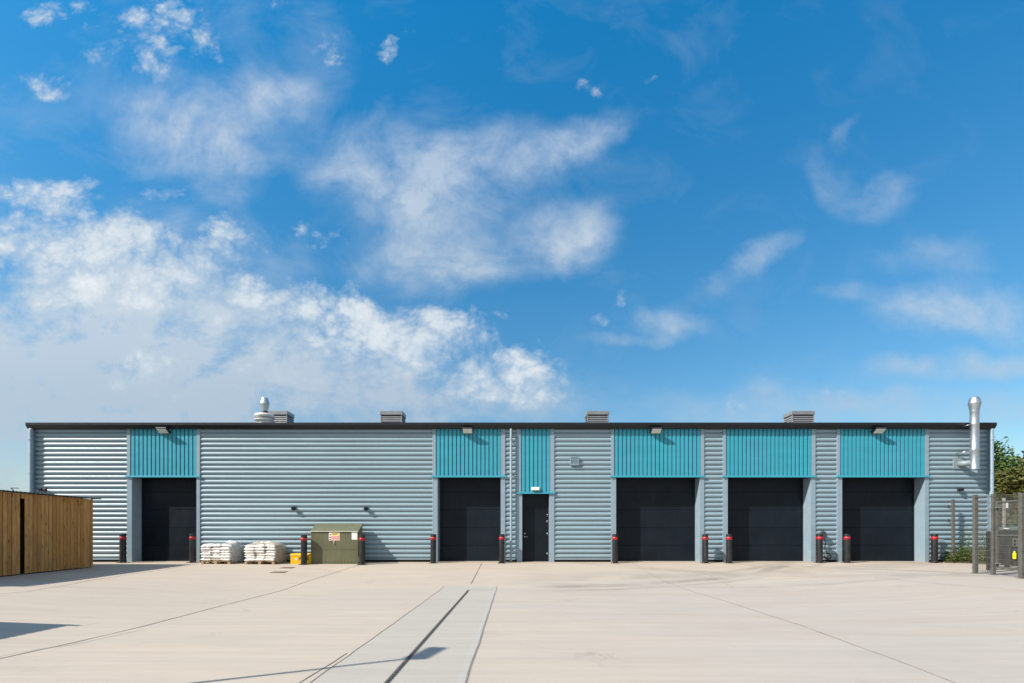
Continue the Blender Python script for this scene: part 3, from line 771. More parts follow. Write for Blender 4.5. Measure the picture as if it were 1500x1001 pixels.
YY = 19.22; x0, x1 = PX(425.5, YY), PX(455.2, YY); z0 = gz(-8, YY)-.005; zt = PZ(811.3, YY)
yb = thing('grit_box', 'low yellow box with black marks between the pallets and the green cabinet', 'box', ((x0+x1)/2, YY, z0))
MB().prism([(YY, z0), (YY, zt-.07), (YY+.05, zt-.03), (YY+.45, zt-.03), (YY+.45, z0)], 'x', x0, x1).build('body', M['yellow'], yb, bevel=.01)
MB().prism([(YY-.015, zt-.075), (YY-.015, zt-.055), (YY+.04, zt-.001), (YY+.46, zt-.001), (YY+.46, zt-.029), (YY+.045, zt-.029)], 'x', x0-.012, x1-.003).build('lid', M['yellow'], yb, bevel=.006)
m = MB(); zz = z0+.16
for xa, xb, za, zb_ in ((.315, .345, 0, .10), (.345, .40, .075, .10), (.345, .40, .04, .06), (.40, .42, .04, .10), (.62, .64, 0, .10), (.64, .70, .08, .10), (.64, .69, .04, .06), (.64, .70, 0, .02)):
    m.box(x0+xa, x0+xb, YY-.003, YY-.0005, zz+za, zz+zb_)
m.build('lettering', M['ink'], yb)
MB().cyl((x0+.22, YY-.003, zz+.03), (x0+.22, YY-.0005, zz+.03), .05, n=14).build('emblem', M['offwhite'], yb)

# ------------------------------------------------------------------ pallets of sacks
def sack_mesh(seed, sx_, sy_, sz_):
    rr = random.Random(seed); bm = bmesh.new()
    bmesh.ops.create_cube(bm, size=2); bmesh.ops.subdivide_edges(bm, edges=bm.edges, cuts=9, use_grid_fill=True)
    off = Vector((seed*5.1, seed*2.7, 0))
    for v in bm.verts:
        p = v.co.copy()
        ex = max(0, 1-p.x**6)**.5; ey = max(0, 1-p.y**6)**.5
        th = .18+.82*min(ex, 1)*min(ey, 1)
        q = Vector((p.x*(1-.05*p.z*p.z), p.y*(1-.05*p.z*p.z), p.z*th))
        r_ = max(abs(p.x), abs(p.y))
        q = Vector((q.x*sx_/2, q.y*sy_/2, q.z*sz_/2))
        nn = noise.noise_vector(q*11+off)*.016+noise.noise_vector(q*24+off)*.007
        q += Vector((nn.x, nn.y, nn.z*.8)); v.co = q
    for f in bm.faces: f.smooth = True
    me = bpy.data.meshes.new('sack'); bm.to_mesh(me); bm.free(); me.materials.append(M['sack']); return me
SM = [sack_mesh(i, .385, .46, .128) for i in range(5)]
ORD = ['bottom', 'second', 'third', 'fourth', 'fifth', 'topmost']
WH = {'left': 'nearer the door', 'right': 'nearer the yellow box'}
def pallet(px0, px1, which, film, seed):
    rr = random.Random(seed)
    PY = 19.0; x0, x1 = PX(px0, PY), PX(px1, PY); y0, y1 = PY+.02, PY+.92; zg = gz(x0, PY)
    w = x1-x0
    t = thing('pallet', f'wooden pallet under the stack of white sacks {WH[which]}', 'pallet', ((x0+x1)/2, y0, zg), 'wooden pallets')
    d = MB()
    for i in range(3): d.box(x0+(w-.1)*i/2, x0+(w-.1)*i/2+.1, y0, y1, zg-.004, zg+.018)
    build_each(d, 'bottom_board', M['ply'], t)
    d = MB()
    for i in range(3):
        for j in range(3):
            a = x0+(w-.1)*i/2; b = y0+(y1-y0-.12)*j/2; d.box(a, a+.1, b, b+.12, zg+.0181, zg+.098)
    build_each(d, 'block', M['ply'], t)
    d = MB()
    for j in range(6): b = y0+(y1-y0-.1)*j/5; d.box(x0, x1, b, b+.1, zg+.0981, zg+.118)
    build_each(d, 'deck_board', M['ply'], t)
    cw = w/3
    zb = zg+.118
    for k in range(6):
        for c in range(3):
            for row in range(2):
                if row == 1 and k < 5 and c < 2: continue       # buried inside the stack
                o = bpy.data.objects.new('sack', SM[rr.randrange(5)])
                extra = .05 if (k == 5 and row == 0) else 0
                o.location = (x0+cw*(c+.5)+rr.uniform(-.028, .028), y0+.225+row*.45+rr.uniform(-.04, .025), zb+.052+k*.101+rr.uniform(-.004, .004)+(.012 if k == 5 else 0))
                o.rotation_euler = (rr.uniform(-.04, .04)+(.10 if k == 5 else 0)*rr.uniform(-1, 1), rr.uniform(-.05, .05)+(.12 if k == 5 else 0)*rr.uniform(-1, 1), rr.uniform(-.13, .13)+(math.pi if rr.random() < .5 else 0))
                link(o, None, o.location)
                tag(o, f"white sack, {ORD[k]} layer, {('door end', 'middle', 'cabinet end')[c]} of {('front', 'back')[row]} row, on the pallet {WH[which]}", 'sack', 'white sacks stacked on the pallets')
    top = zb+6*.101
    if which == 'left':
        spot_ = ((x1-.26, y0+.66, top+.075, .35), )
    else:
        spot_ = ((x1-.36, y0+.62, top+.055, -.3), (x0+.25, y0+.62, top+.05, .2))
    for i, (sx_, sy_, sz_, rot) in enumerate(spot_):
        o = bpy.data.objects.new('sack', SM[(i+2) % 5]); o.location = (sx_, sy_, sz_); o.rotation_euler = (.08, .14*(-1)**i, rot); link(o, None, o.location)
        tag(o, f"loose white sack on top of the pallet {WH[which]}" + (', cabinet end' if i == 0 else ', door end'), 'sack', 'white sacks stacked on the pallets')
    # stretch film over the top and right end
    f = MB(); nx_, ny_ = 30, 22
    cols = []
    def topz(x, y):
        base = top+.03+.022*noise.noise(Vector((x*5, y*5, seed)))+.010*noise.noise(Vector((x*16, y*16, seed)))
        for (ax, ay, az, _) in spot_:
            dd = ((x-ax)/.30)**2+((y-ay)/.34)**2; base += .115*math.exp(-dd*1.6)
        e = min((x-x0+.03), (x1+.05-x), (y-y0+.02), (y1+.05-y))/.12
        return base-.07*max(0, 1-max(0, e))**2
    prof = [(x0-.02+(w+.06)*i/nx_, None) for i in range(nx_+1)]
    vs = []; cols_n = 0
    rows = []
    for j in range(ny_+1):
        y = y0+.04+(y1-y0)*j/ny_
        row = [(x, y, topz(x, y)) for x, _ in prof]
        xe = x1+.045; ze = row[-1][2]
        for i in range(1, 15):
            z = ze-(ze-zg-.06)*i/14
            row.append((xe+.018*noise.noise(Vector((y*7, z*9, seed)))+.010*math.sin(z*62)+.012, y+.01*noise.noise(Vector((y*9, z*5, seed+3))), z))
        rows.append(row)
    k = len(rows[0])
    for r_ in rows: vs += r_
    f.add(vs, [(j*k+i, j*k+i+1, (j+1)*k+i+1, (j+1)*k+i) for j in range(ny_) for i in range(k-1)], True)
    o = f.build('stretch_film', film, None, ((x0+x1)/2, y0, top))
    tag(o, f"{'clear' if which == 'left' else 'tan tinted'} plastic film draped over the pallet of sacks {WH[which]}", 'plastic film', 'plastic films over the sacks')
pallet(294, 336.5, 'left', M['film_grey'], 21)
pallet(358, 401.5, 'right', M['film_tan'], 34)

# ------------------------------------------------------------------ timber stores
def timber_store(fx, ya, yb_, slot, label, roofpitch, xw=5.0, closed=True):
    """boarded store; its long boarded side faces +X at x = fx, from ya (near) to yb_ (far)"""
    zt = 2.31
    t = thing('timber_store', label, 'shed', (fx, (ya+yb_)/2, gz(fx, (ya+yb_)/2)))
    m = {0: MB(), 1: MB()}; y = ya; rr = random.Random(int(yb_*10)); p = .130
    while y < yb_-.02:
        ye = min(y+p-.017, yb_)
        mid = (y+ye)/2
        if slot is None or abs(mid-slot) > .045:
            zb = gz(fx, mid)+.035+rr.uniform(-.004, .004); o = rr.uniform(-.007, .007)
            m[0 if slot is not None and mid < slot else 1].box(fx-.022+o, fx+o, y, ye, zb, zt+rr.uniform(-.004, .004))
        y += p
    if m[0].v: m[0].build('board_panel', M['timber'], t)
    m[1].build('board_panel', M['timber'], t)
    fm = MB()
    x = fx-xw
    while x < fx-.03:                                                # far end boards
        fm.box(x, min(x+p-.006, fx-.03), yb_-.024, yb_-.002, gz(x, yb_)+.035, zt-.003); x += p
    fm.build('end_boards', M['timber'], t)
    fr = MB()
    for (px_, py_) in ((fx-.13, yb_-.13), (fx-.13, ya+.03), (fx-xw, yb_-.13), (fx-xw, ya+.03)): fr.box(px_, px_+.1, py_, py_+.1, gz(px_, py_)-.03, zt-.01)
    
    segs = [(ya+.13, yb_-.14)] if slot is None else [(ya+.13, slot-.12), (slot+.12, yb_-.14)]
    for zz in (.35, 1.2, 2.05):
        for s0_, s1_ in segs: fr.box(fx-.075, fx-.0245, s0_, s1_, zz, zz+.08)
    if slot is not None: fr.box(fx-.022, fx-.002, slot-.055, slot+.055, zt-.15, zt-.012)
    build_each(fr, 'frame_timber', M['timber'], t)
    bk = MB(); bk.box(fx-.30, fx-.26, ya+.2, yb_-.2, gz(fx, yb_)-.1, zt-.02); bk.build('gap_shade_sheet', M['plinth'], t)  # dark sheet added behind the boards so their gaps read as shade
    r_ = MB(); ny_ = int((yb_-ya+.16)/(roofpitch/6)); vs = []
    for i in range(ny_+1):
        yy = ya-.08+i*roofpitch/6; dz = .017*math.cos(i/6*2*math.pi)
        for (xx, zz) in ((fx+.10, zt+.024), (fx-xw-.1, zt+.34)): vs += [(xx, yy, zz+dz), (xx, yy, zz+dz+.006)]
    fs = []
    for i in range(ny_):
        a = i*4; b = a+4; fs += [(a+1, b+1, b+3, a+3), (a, a+2, b+2, b), (a, b, b+1, a+1), (a+2, a+3, b+3, b+2)]
    r_.add(vs, fs); r_.build('corrugated_roof', M['anth'], t)
    v = MB(); v.box(fx-.05, fx+.26, yb_-.03, yb_+.05, zt+.002, zt+.028); v.build('gutter', M['anth'], t)
    return t
timber_store(-14.52, 10.9, 17.5, 15.0, 'brown timber boarded store with a thin dark corrugated roof, its slot dark', .13)
timber_store(-10.0, .6, 6.6, None, 'timber boarded store standing nearer the camera, casting a corner shadow on the yard', .13, xw=5)

# lamp column beside the camera: its shadow crosses the drain strip
lx, ly = -6.35, 3.35
t = thing('lamp_column', 'slim lighting column beside the camera with a flat lantern head', 'lamp', (lx, ly, gz(lx, ly)))
zb = gz(lx, ly)
MB().tube([(lx, ly, zb-.02), (lx, ly, zb+1.2), (lx, ly, zb+1.22), (lx, ly, zb+4.9)], [.06, .06, .035, .030], 14).build('column', M['galv'], t)
m = MB(); a = Vector((.22, .97, .06)).normalized(); u = Vector((.97, -.22, 0)).normalized()
m.obox(Vector((lx+.04, ly+.22, zb+4.95)), u, a, u.cross(a), .11, .30, .03); m.build('lantern', M['galv'], t, bevel=.012)
MB().box(lx-.08, lx+.08, ly-.06, ly+.10, zb+4.84, zb+4.92).build('bracket', M['galv'], t)

# distant street lamp beyond the timber store
Y = 58; t = thing('street_lamp', 'thin distant street lamp with a curved top showing above the timber store roof', 'lamp', (PX(21, Y), Y, -.6))
MB().tube([(PX(21.4, Y), Y, -.62), (PX(21.2, Y), Y, PZ(726, Y)), (PX(20.6, Y), Y, PZ(721.5, Y)), (PX(19.2, Y), Y, PZ(718, Y)), (PX(17.2, Y), Y, PZ(716, Y)), (PX(16.4, Y), Y, PZ(715.5, Y))], [.08, .06, .05, .05, .045, .04], 8).build('pole', M['anth'], t)
m = MB(); m.box(PX(16, Y), PX(26.8, Y), Y-.1, Y+.1, PZ(715.7, Y), PZ(714.9, Y)); m.build('lantern', M['anth'], t)

# ------------------------------------------------------------------ mesh fence and gate at the right
def fence_post(m, x, y, z0, z1, w=.06):
    m.box(x-w/2, x+w/2, y-w/2, y+w/2, z0, z1)
def mesh_panel(m, a, b, z0, z1, pitch=.042, rows=None, r=.0058):
    a = Vector((a[0], a[1], 0)); b = Vector((b[0], b[1], 0)); L = (b-a).length; d = (b-a)/L; n = int(L/pitch)
    off = Vector((-d.y, d.x, 0))*r*1.6
    for i in range(n+1):
        p = a+d*min(L, i*pitch); m.tube([p+Vector((0, 0, z0)), p+Vector((0, 0, z1))], r, 4, False)
    nz = int((z1-z0)/.2)
    for j in range(nz+1):
        z = z0+.03+(z1-z0-.06)*j/nz
        for s_ in (-1, 1): m.tube([a+off*s_+Vector((0, 0, z)), b+off*s_+Vector((0, 0, z))], r*1.25, 4, False)
    return m
B = (14.12, 15.4); C_ = (14.29, 15.0); D_ = (14.13, 14.0); A_ = (17.22, 19.72)
fa = thing('fence_post', 'thin lone galvanised fence post among the weeds by the end wall', 'post', (A_[0], A_[1], 0))
m = MB(); fence_post(m, A_[0], A_[1], -.05, 2.44, .075); m.build('upright', M['post'], fa, bevel=.004)
MB().box(A_[0]-.045, A_[0]+.045, A_[1]-.045, A_[1]+.045, 2.441, 2.452).build('cap', M['black'], fa)
m = MB()
for zz in (.4, 1.0, 1.6, 2.2): m.box(A_[0]-.046, A_[0]+.046, A_[1]-.046, A_[1]+.046, zz, zz+.04)
build_each(m, 'clamp', M['post'], fa)

fn = thing('mesh_fence', 'tall galvanised wire mesh fence bay between the gate and the end wall', 'fence', (B[0], B[1], gz(*B)))
for (p, w) in ((B, .095), (C_, .085)):
    zg = gz(*p); m = MB(); fence_post(m, p[0], p[1], zg-.02, zg+2.40, w); o = m.build('post', M['post'], fn, bevel=.004)
    m = MB()
    for zz in (.15, .75, 1.35, 1.95, 2.3): m.box(p[0]-w/2-.006, p[0]+w/2+.006, p[1]-w/2-.012, p[1]+w/2+.006, zg+zz, zg+zz+.045)
    build_each(m, 'clamp', M['post'], o)
    MB().box(p[0]-w/2-.04, p[0]+w/2+.04, p[1]-w/2-.04, p[1]+w/2+.04, zg-.01, zg+.014).build('foot_plate', M['post'], o)
mesh_panel(MB(), (B[0], B[1]-.05), (C_[0], C_[1]+.05), gz(*B)+.06, gz(*B)+2.36).build('mesh_panel', M['post'], fn)

ga = thing('mesh_gate', 'narrow wire mesh gate with a middle rail and lock case, before the dark bin', 'gate', (C_[0], C_[1], gz(*C_)))
zg = gz(14.2, 14.5); gt, gb = PZ(733.6, 14.6), PZ(834.2, 14.6)
gC = Vector((C_[0]+.02, C_[1]-.10, 0)); gD = Vector((D_[0]+.05, D_[1]+.10, 0)); gd = (gD-gC).normalized()
m = MB()
for p in (gC, gD): m.obox(p+Vector((0, 0, (gt+gb)/2)), gd, (-gd.y, gd.x, 0), (0, 0, 1), .028, .028, (gt-gb)/2)
mid = (gC+gD)/2; hl = (gD-gC).length/2-.028
for zz in (gt-.028, gb+.028, PZ(784.6, 14.6)): m.obox(mid+Vector((0, 0, zz)), gd, (-gd.y, gd.x, 0), (0, 0, 1), hl, .024, .024)
m.build('gate_frame', M['post'], ga, bevel=.004)
mesh_panel(MB(), gC+gd*.03, gD-gd*.03, gb+.03, gt-.03).build('mesh_panel', M['post'], ga)
m = MB()
for zz in (PZ(743.5, 14.8), PZ(825.8, 14.8)):
    p = gC+Vector((-.03, -.05, zz)); m.obox(p, (1, 0, 0), (0, 1, 0), (0, 0, 1), .06, .03, .016); m.tube([p+Vector((-.09, -.02, 0)), p+Vector((.08, -.02, .01))], .011, 8)
build_each(m, 'hinge', M['galv'], ga)
lp = gD-gd*.12
m = MB(); m.obox(lp+Vector((0, 0, PZ(795.2, 14.2))), gd, (-gd.y, gd.x, 0), (0, 0, 1), .10, .035, .12); lk = m.build('lock_case', M['post'], ga, bevel=.006)
nrm = Vector((gd.y, -gd.x, 0))
m = MB()
if nrm.x > 0: nrm = -nrm
for dz in (.05, -.045):
    p = lp+nrm*.036+Vector((0, 0, PZ(795.2, 14.2)+dz)); m.cyl(p, p+nrm*.012, .026, n=12)
build_each(m, 'keyhole', M['black'], lk)
p = lp+nrm*.05+Vector((0, 0, PZ(815, 14.1)))
tg = thing('safety_tag', 'bright yellow plastic tag hanging from the gate lock', 'tag', p)
MB().obox(p, gd, nrm, (0, 0, 1), .055, .014, .085).build('body', M['tagyellow'], tg, bevel=.012)
MB().obox(p+Vector((0, 0, .11)), gd, nrm, (0, 0, 1), .022, .014, .025).build('neck', M['tagyellow'], tg, bevel=.006)
MB().tube([p+Vector((0, 0, .13)), p+Vector((0, 0, .20))], .008, 6).build('cord', simple('blue_cord', (.03, .04, .25), .6), tg)

fn2 = thing('mesh_fence', 'tall galvanised wire mesh fence starting at the thick post beside the gate lock', 'fence', (D_[0], D_[1], gz(*D_)))
zg = gz(*D_); E_ = (14.13, 11.6)
for p in (D_, E_):
    m = MB(); fence_post(m, p[0], p[1], zg-.04, zg+2.37, .11); o = m.build('post', M['post'], fn2, bevel=.004)
    m = MB()
    for zz in (.15, .75, 1.35, 1.95, 2.25): m.box(p[0]-.061, p[0]+.061, p[1]-.067, p[1]+.061, zg+zz, zg+zz+.045)
    build_each(m, 'clamp', M['post'], o); MB().box(p[0]-.1, p[0]+.1, p[1]-.1, p[1]+.1, zg-.02, zg+.012).build('foot_plate', M['post'], o)
mesh_panel(MB(), (D_[0], D_[1]-.06), (E_[0], E_[1]+.06), zg+.06, zg+2.34).build('mesh_panel', M['post'], fn2)

fb = thing('mesh_fence', 'wire mesh fence standing behind the dark bin, in front of the trees', 'fence', (17.2, 17.8, -.1))
pz = gz(17, 17.8)
pts = [(PX(1452, 17.9), 17.9), (PX(1470.6, 17.8), 17.8), (19.9, 17.6), (22.4, 17.4)]
for p in pts[1:]:
    m = MB(); fence_post(m, p[0], p[1], pz-.05, pz+2.42, .068); m.build('post', M['pale_post'], fb, bevel=.004)
for a, b in zip(pts[:-1], pts[1:]):
    mesh_panel(MB(), a, b, pz+.06, PZ(723.8, 17.8)).build('mesh_panel', M['post'], fb)
MB().box(PX(1472.6, 17.7), PX(1475.2, 17.7), 17.66, 17.67, PZ(744.5, 17.7), PZ(736, 17.7)).build('label_plate', M['white'], fb)

# dark post and dark wheeled bin behind the mesh
Y = 16.4; x = PX(1449.3, Y); z0 = gz(x, Y)
t = thing('dark_post', 'short plain dark post behind the mesh fence bay', 'post', (x, Y, z0))
MB().box(x-.055, x+.055, Y-.055, Y+.055, z0-.02, PZ(778.5, Y)-.02).build('upright', M['black'], t, bevel=.006)
MB().box(x-.062, x+.062, Y-.062, Y+.062, PZ(778.5, Y)-.02, PZ(778.5, Y)).build('cap', M['black'], t, bevel=.006)
Y = 16.0; x0, x1 = 16.22, 17.4; z0 = gz(15.5, Y); zt = 1.22
bn = thing('wheeled_bin', 'large dark grey wheeled bin with a pale glossy lid behind the gate', 'bin', ((x0+x1)/2, Y, z0))
MB().prism([(x0+.06, z0+.16), (x0, zt-.06), (x0, zt), (x1, zt), (x1, zt-.06), (x1-.06, z0+.16)], 'y', Y, Y+.9).build('body', M['bin'], bn, bevel=.02)
m = MB()
for i in range(4): xx = x0+.18+i*.26; m.box(xx, xx+.05, Y-.02, Y-.001, z0+.3, zt-.25)
m.box(x0+.05, x1-.05, Y-.03, Y-.001, z0+.55, z0+.60)
for i in range(3): yy = Y+.16+i*.27; m.box(x0-.012, x0+.05, yy, yy+.05, z0+.3, zt-.25)
build_each(m, 'rib', M['bin'], bn, bevel=.006)
MB().prism([(Y-.04, zt+.001), (Y-.04, zt+.05), (Y+.4, zt+.13), (Y+.93, zt+.10), (Y+.93, zt+.001)], 'x', x0-.03, x1+.03).build('lid', M['binlid'], bn, bevel=.02)
MB().tube([(x0-.03, Y+.45, zt+.05), (x0-.09, Y+.55, zt+.065), (x0-.03, Y+.65, zt+.05)], .02, 8).build('handle', M['offwhite'], bn)
for xx in (x0+.16, x1-.16):
    for yy in (Y+.12, Y+.72): MB().cyl((xx-.03, yy, z0+.085), (xx+.03, yy, z0+.085), .085, n=16).build('wheel', M['black'], bn)

# ------------------------------------------------------------------ planting
bed = MB(); rr = random.Random(5)
xs = lin(16.85, 36, 60); ys = lin(0, 1, 30)
vs = []
for v in ys:
    for x in xs:
        yn = 19.45-max(0, x-17)*.42 if x < 19.2 else 18.5-(x-19.2)*.03
        y = yn+(34-yn)*v**2
        if x < 19.25 and y > 20.09: y = 20.09
        h = .012+.09*min(1, (y-yn)/.5)+.05*noise.noise(Vector((x*2, y*2, 0)))*min(1, (y-yn)/.4)
        vs.append((x, y, gz(x, min(y, 20))+h))
n_ = len(xs)
bed.add(vs, [(j*n_+i, j*n_+i+1, (j+1)*n_+i+1, (j+1)*n_+i) for j in range(len(ys)-1) for i in range(n_-1)], True)
tag(bed.build('terrain', M['soil']), 'strip of bare soil along the end of the building', 'soil', kind='structure')

def leaf_quads(m, c, nrm_bias, size, rr):
    u = Vector((rr.gauss(0, 1), rr.gauss(0, 1), rr.gauss(0, .6))).normalized()
    w = Vector((rr.gauss(0, 1), rr.gauss(0, 1), rr.gauss(0, 1)))
    v = (w-u*w.dot(u)).normalized(); s = size*rr.uniform(.6, 1.3)
    n = len(m.v)
    m.v += [c-u*s, c-v*s*.42+u*s*.1, c+u*s*1.05, c+v*s*.42+u*s*.1]
    m.f.append([n, n+1, n+2, n+3]); m.sm.append(False)

def build_raw(m, name, mat, parent=None, loc=(0, 0, 0)):
    me = bpy.data.meshes.new(name); wl = WL[parent.name] if parent is not None else Vector(loc)
    me.from_pydata([tuple(v-wl) for v in m.v], [], m.f); me.materials.append(mat)
    o = bpy.data.objects.new(name, me); link(o, parent, wl)
    if parent is None: o.location = wl
    return o

def tree(x, y, z0, h, rx, leafmat, label, seed, nclump=170, per=120, size=.14, base=.12):
    rr = random.Random(seed)
    t = thing('tree', label, 'tree', (x, y, z0), 'trees beyond the fence')
    tk = MB()
    tk.tube([(x, y, z0-.1), (x+.1, y, z0+h*.2), (x+rr.uniform(-.2, .2), y+.1, z0+h*.45), (x+rr.uniform(-.3, .3), y, z0+h*.75)], [.20, .16, .12, .05], 10)
    clumps = []
    for i in range(nclump):
        while True:
            p = Vector((rr.uniform(-1, 1), rr.uniform(-1, 1), rr.uniform(-1, 1)))
            if .25 < p.length < 1: break
        p = p*(.75+.25*p.length)
        zc = z0+h*(base+(1-base)*(.5+.5*p.z))
        f = 1.0-.35*max(0, p.z)
        lump = 1+.32*noise.noise(Vector((p.x*2.2+seed, p.y*2.2, p.z*2.2)))
        c = Vector((x+p.x*rx*f*lump, y+p.y*rx*f*lump, zc))
        clumps.append((c, rr.uniform(.26, .62)*rx/2.6))
    for c, _ in clumps[::6]:
        b0 = Vector((x, y, z0+h*rr.uniform(.2, .5))); tk.tube([b0, (b0+c)/2+Vector((0, 0, -.15)), c], [.06, .04, .012], 6)
    tk.build('trunk', M['bark'], t)
    lf = MB()
    for c, r in clumps:
        k = int(per*rr.uniform(.6, 1.3))
        for _ in range(k):
            d = Vector((rr.gauss(0, 1), rr.gauss(0, 1), rr.gauss(0, .75))).normalized()*r*rr.uniform(.35, 1.05)
            leaf_quads(lf, c+d, d, size, rr)
        for _ in range(2):                                            # loose shoots
            d = Vector((rr.gauss(0, 1), rr.gauss(0, 1), abs(rr.gauss(0, 1)))).normalized()
            for q in range(7): leaf_quads(lf, c+d*r*(1+.16*q), d, size*.85, rr)
    build_raw(lf, 'crown', leafmat, t)
    return t
tree(29.6, 31.5, -.5, 7.3, 2.7, M['leaf_green'], 'tall bright green tree, its top showing beside the building corner', 11)
tree(28.5, 27.5, -.5, 5.5, 2.6, M['leaf_brown'], 'broad bushy tree with reddish green leaves in front of the bright green one', 12, 190)
tree(34.5, 31, -.5, 7.2, 2.8, M['leaf_green'], 'green tree half hidden behind the reddish bushy tree', 13, 130)
tree(26.2, 23.5, -.3, 3.3, 2.0, M['leaf_green'], 'low dark green bush behind the mesh fence and bin', 14, 110, 80, .10, .0)
tree(23.0, 21.5, -.2, 2.3, 1.7, M['leaf_weed'], 'small yellowish bush close behind the far mesh fence', 15, 80, 70, .08, .0)
tree(36.5, 26, -.5, 5.6, 2.6, M['leaf_brown'], 'reddish green bush farthest along the fence from the building', 16, 90)

# weeds by the end wall: nobody could count them
w = MB(); rr = random.Random(9)
for i in range(330):
    x = rr.uniform(16.95, 19.05) if i < 230 else rr.uniform(18.6, 22.5)
    yn = 19.45-max(0, min(x, 19.2)-17)*.42
    y = rr.uniform(yn+.06, 19.98) if x < 19.1 else rr.uniform(yn+.1, 21)
    H = rr.uniform(.25, .75)*(1+.35*noise.noise(Vector((x*1.7, 0, 3)))) + (rr.uniform(.2, .65) if rr.random() < .16 else 0)
    if x < 17.25: H *= .6
    z = gz(x, min(y, 20))+.05; lean = Vector((rr.uniform(-.25, .25), rr.uniform(-.25, .1), 0))
    p0 = Vector((x, y, z)); k = int(H/.035)
    for q in range(k):
        f = q/k; c = p0+Vector((0, 0, H*f))+lean*H*f*f
        leaf_quads(w, c+Vector((rr.gauss(0, .045), rr.gauss(0, .045), 0))*(1.3-f), None, .050*(1.15-.5*f), rr)
        if c.y > 20.0: pass
    n = len(w.v); e = p0+Vector((0, 0, H))+lean*H
    w.v += [p0+Vector((-.005, 0, 0)), p0+Vector((.005, 0, 0)), e]; w.f.append([n, n+1, n+2]); w.sm.append(False)
tag(build_raw(w, 'weeds', M['leaf_weed'], None, (18, 19.4, 0)), 'tangle of green and straw coloured weeds along the end wall', 'weeds', kind='stuff')

# ------------------------------------------------------------------ camera
cam = bpy.data.cameras.new('camera'); co = bpy.data.objects.new('camera', cam); COL.objects.link(co)
co.location = (0, 0, CAMZ); co.rotation_euler = (math.pi/2, 0, 0)
cam.sensor_width = 36; cam.lens = 36*FPX/1500; cam.shift_y = (HOR-500.5)/1500; cam.clip_end = 8000; cam.clip_start = .05
sc.camera = co

# ------------------------------------------------------------------ daylight
AZ, EL = R(63.5), R(40.0)
to_sun = Vector((-math.sin(AZ)*math.cos(EL), -math.cos(AZ)*math.cos(EL), math.sin(EL)))
sun = bpy.data.lights.new('sun', 'SUN'); sun.energy = 4.5; sun.angle = R(.53); sun.color = (1, .925, .82)
so = bpy.data.objects.new('sun', sun); COL.objects.link(so); so.rotation_euler = to_sun.to_track_quat('Z', 'Y').to_euler(); so.location = to_sun*60

w = bpy.data.worlds.new('World'); sc.world = w; w.use_nodes = True
t = NT(w.node_tree); bg = w.node_tree.nodes['Background']
sky = t.node('ShaderNodeTexSky', sky_type='NISHITA'); sky.sun_disc = False
sky.sun_elevation = EL; sky.sun_rotation = math.pi+AZ; sky.air_density = 1.0; sky.dust_density = .6; sky.ozone_density = 2.0
SKYS = .10
hs = t.node('ShaderNodeHueSaturation'); hs.inputs['Saturation'].default_value = 1.12; hs.inputs['Value'].default_value = 1.0; t.put(hs.inputs['Color'], sky.outputs[0])
d = t.coord('Generated'); dx_, dy_, dz_ = t.sep(d)
cr = t.node('ShaderNodeValToRGB'); e_ = cr.color_ramp.elements
for p_, c_ in ((0., (.45, .41, .36)), (.242, (.54, .485, .345)), (.50, (.40, 1.12, 1.10)), (.62, (.02, .56, .70)), (.8, (.02, .62, .76))):
    el = e_[0] if p_ == 0 else (e_[1] if p_ == .8 else e_.new(p_)); el.position = p_; el.color = (c_[0], c_[1], c_[2], 1)
t.put(cr.inputs[0], dz_)
base = t.mix(1.0, hs.outputs[0], t.mix(1.0, cr.outputs[0], (2, 2, 2, 1), 'MULTIPLY'), 'MULTIPLY')
ay = t.math('MAXIMUM', t.math('ABSOLUTE', dy_), .05)
u = t.math('DIVIDE', dx_, ay); v = t.math('DIVIDE', dz_, ay)
uv = t.comb(u, v, 0.)
# billow warp so that cloud masses get ragged outlines
wn = t.noise(t.mapping(uv, (1, 1.15, 1)), 4.5, 7, .60, 0, 1)
warp = t.vmath('ADD', uv, t.vmath('MULTIPLY', t.vmath('SUBTRACT', wn, (.5, .5, .5)), (.17, .14, 0)))
def blob(px, py, rx, ry, s, rot=0):
    mp = t.mapping(warp, (rx/FPX, ry/FPX, 1), ((px-750)/FPX, (HOR-py)/FPX, 0), (0, 0, R(rot)), 'TEXTURE')
    return t.rng(t.vmath('LENGTH', mp), .15, 1.0, s, 0., True)
def total(bl):
    s = None
    for b in bl: r_ = blob(*b); s = r_ if s is None else t.math('ADD', s, r_)
    return s
PUFF = [(60, 345, 280, 135, 1.05, -6), (210, 400, 250, 115, .95, -10), (20, 430, 240, 90, .5), (90, 270, 150, 40, .4), (345, 335, 90, 55, .75), (240, 280, 50, 34, .75), (455, 345, 80, 50, .5, 20), (330, 395, 80, 60, .55),
        (432, 435, 110, 48, .72), (530, 470, 180, 82, .9, -8), (650, 510, 230, 94, .88, -12), (760, 560, 190, 66, .72, -8), (250, 583, 80, 26, .42), (150, 500, 320, 70, .34), (580, 560, 280, 70, .62), (300, 545, 240, 60, .40), (400, 490, 170, 60, .5), (742, 519, 26, 9, .5),
        (275, 40, 170, 90, .60, 15), (170, 90, 60, 45, .42), (235, 105, 50, 60, .36), (375, 25, 70, 50, .36), (572, 65, 52, 34, .62, 20), (90, 125, 130, 50, .42), (90, 20, 120, 45, .36),
        (880, 466, 44, 28, .7, 15), (908, 437, 32, 26, .55), (930, 115, 46, 24, .56), (872, 120, 28, 42, .46, 30), (470, 80, 70, 60, .36, 30),
        (1110, 582, 100, 24, .40), (1195, 568, 70, 24, .38), (1145, 314, 22, 10, .4, 25), (600, 300, 60, 45, .36)]
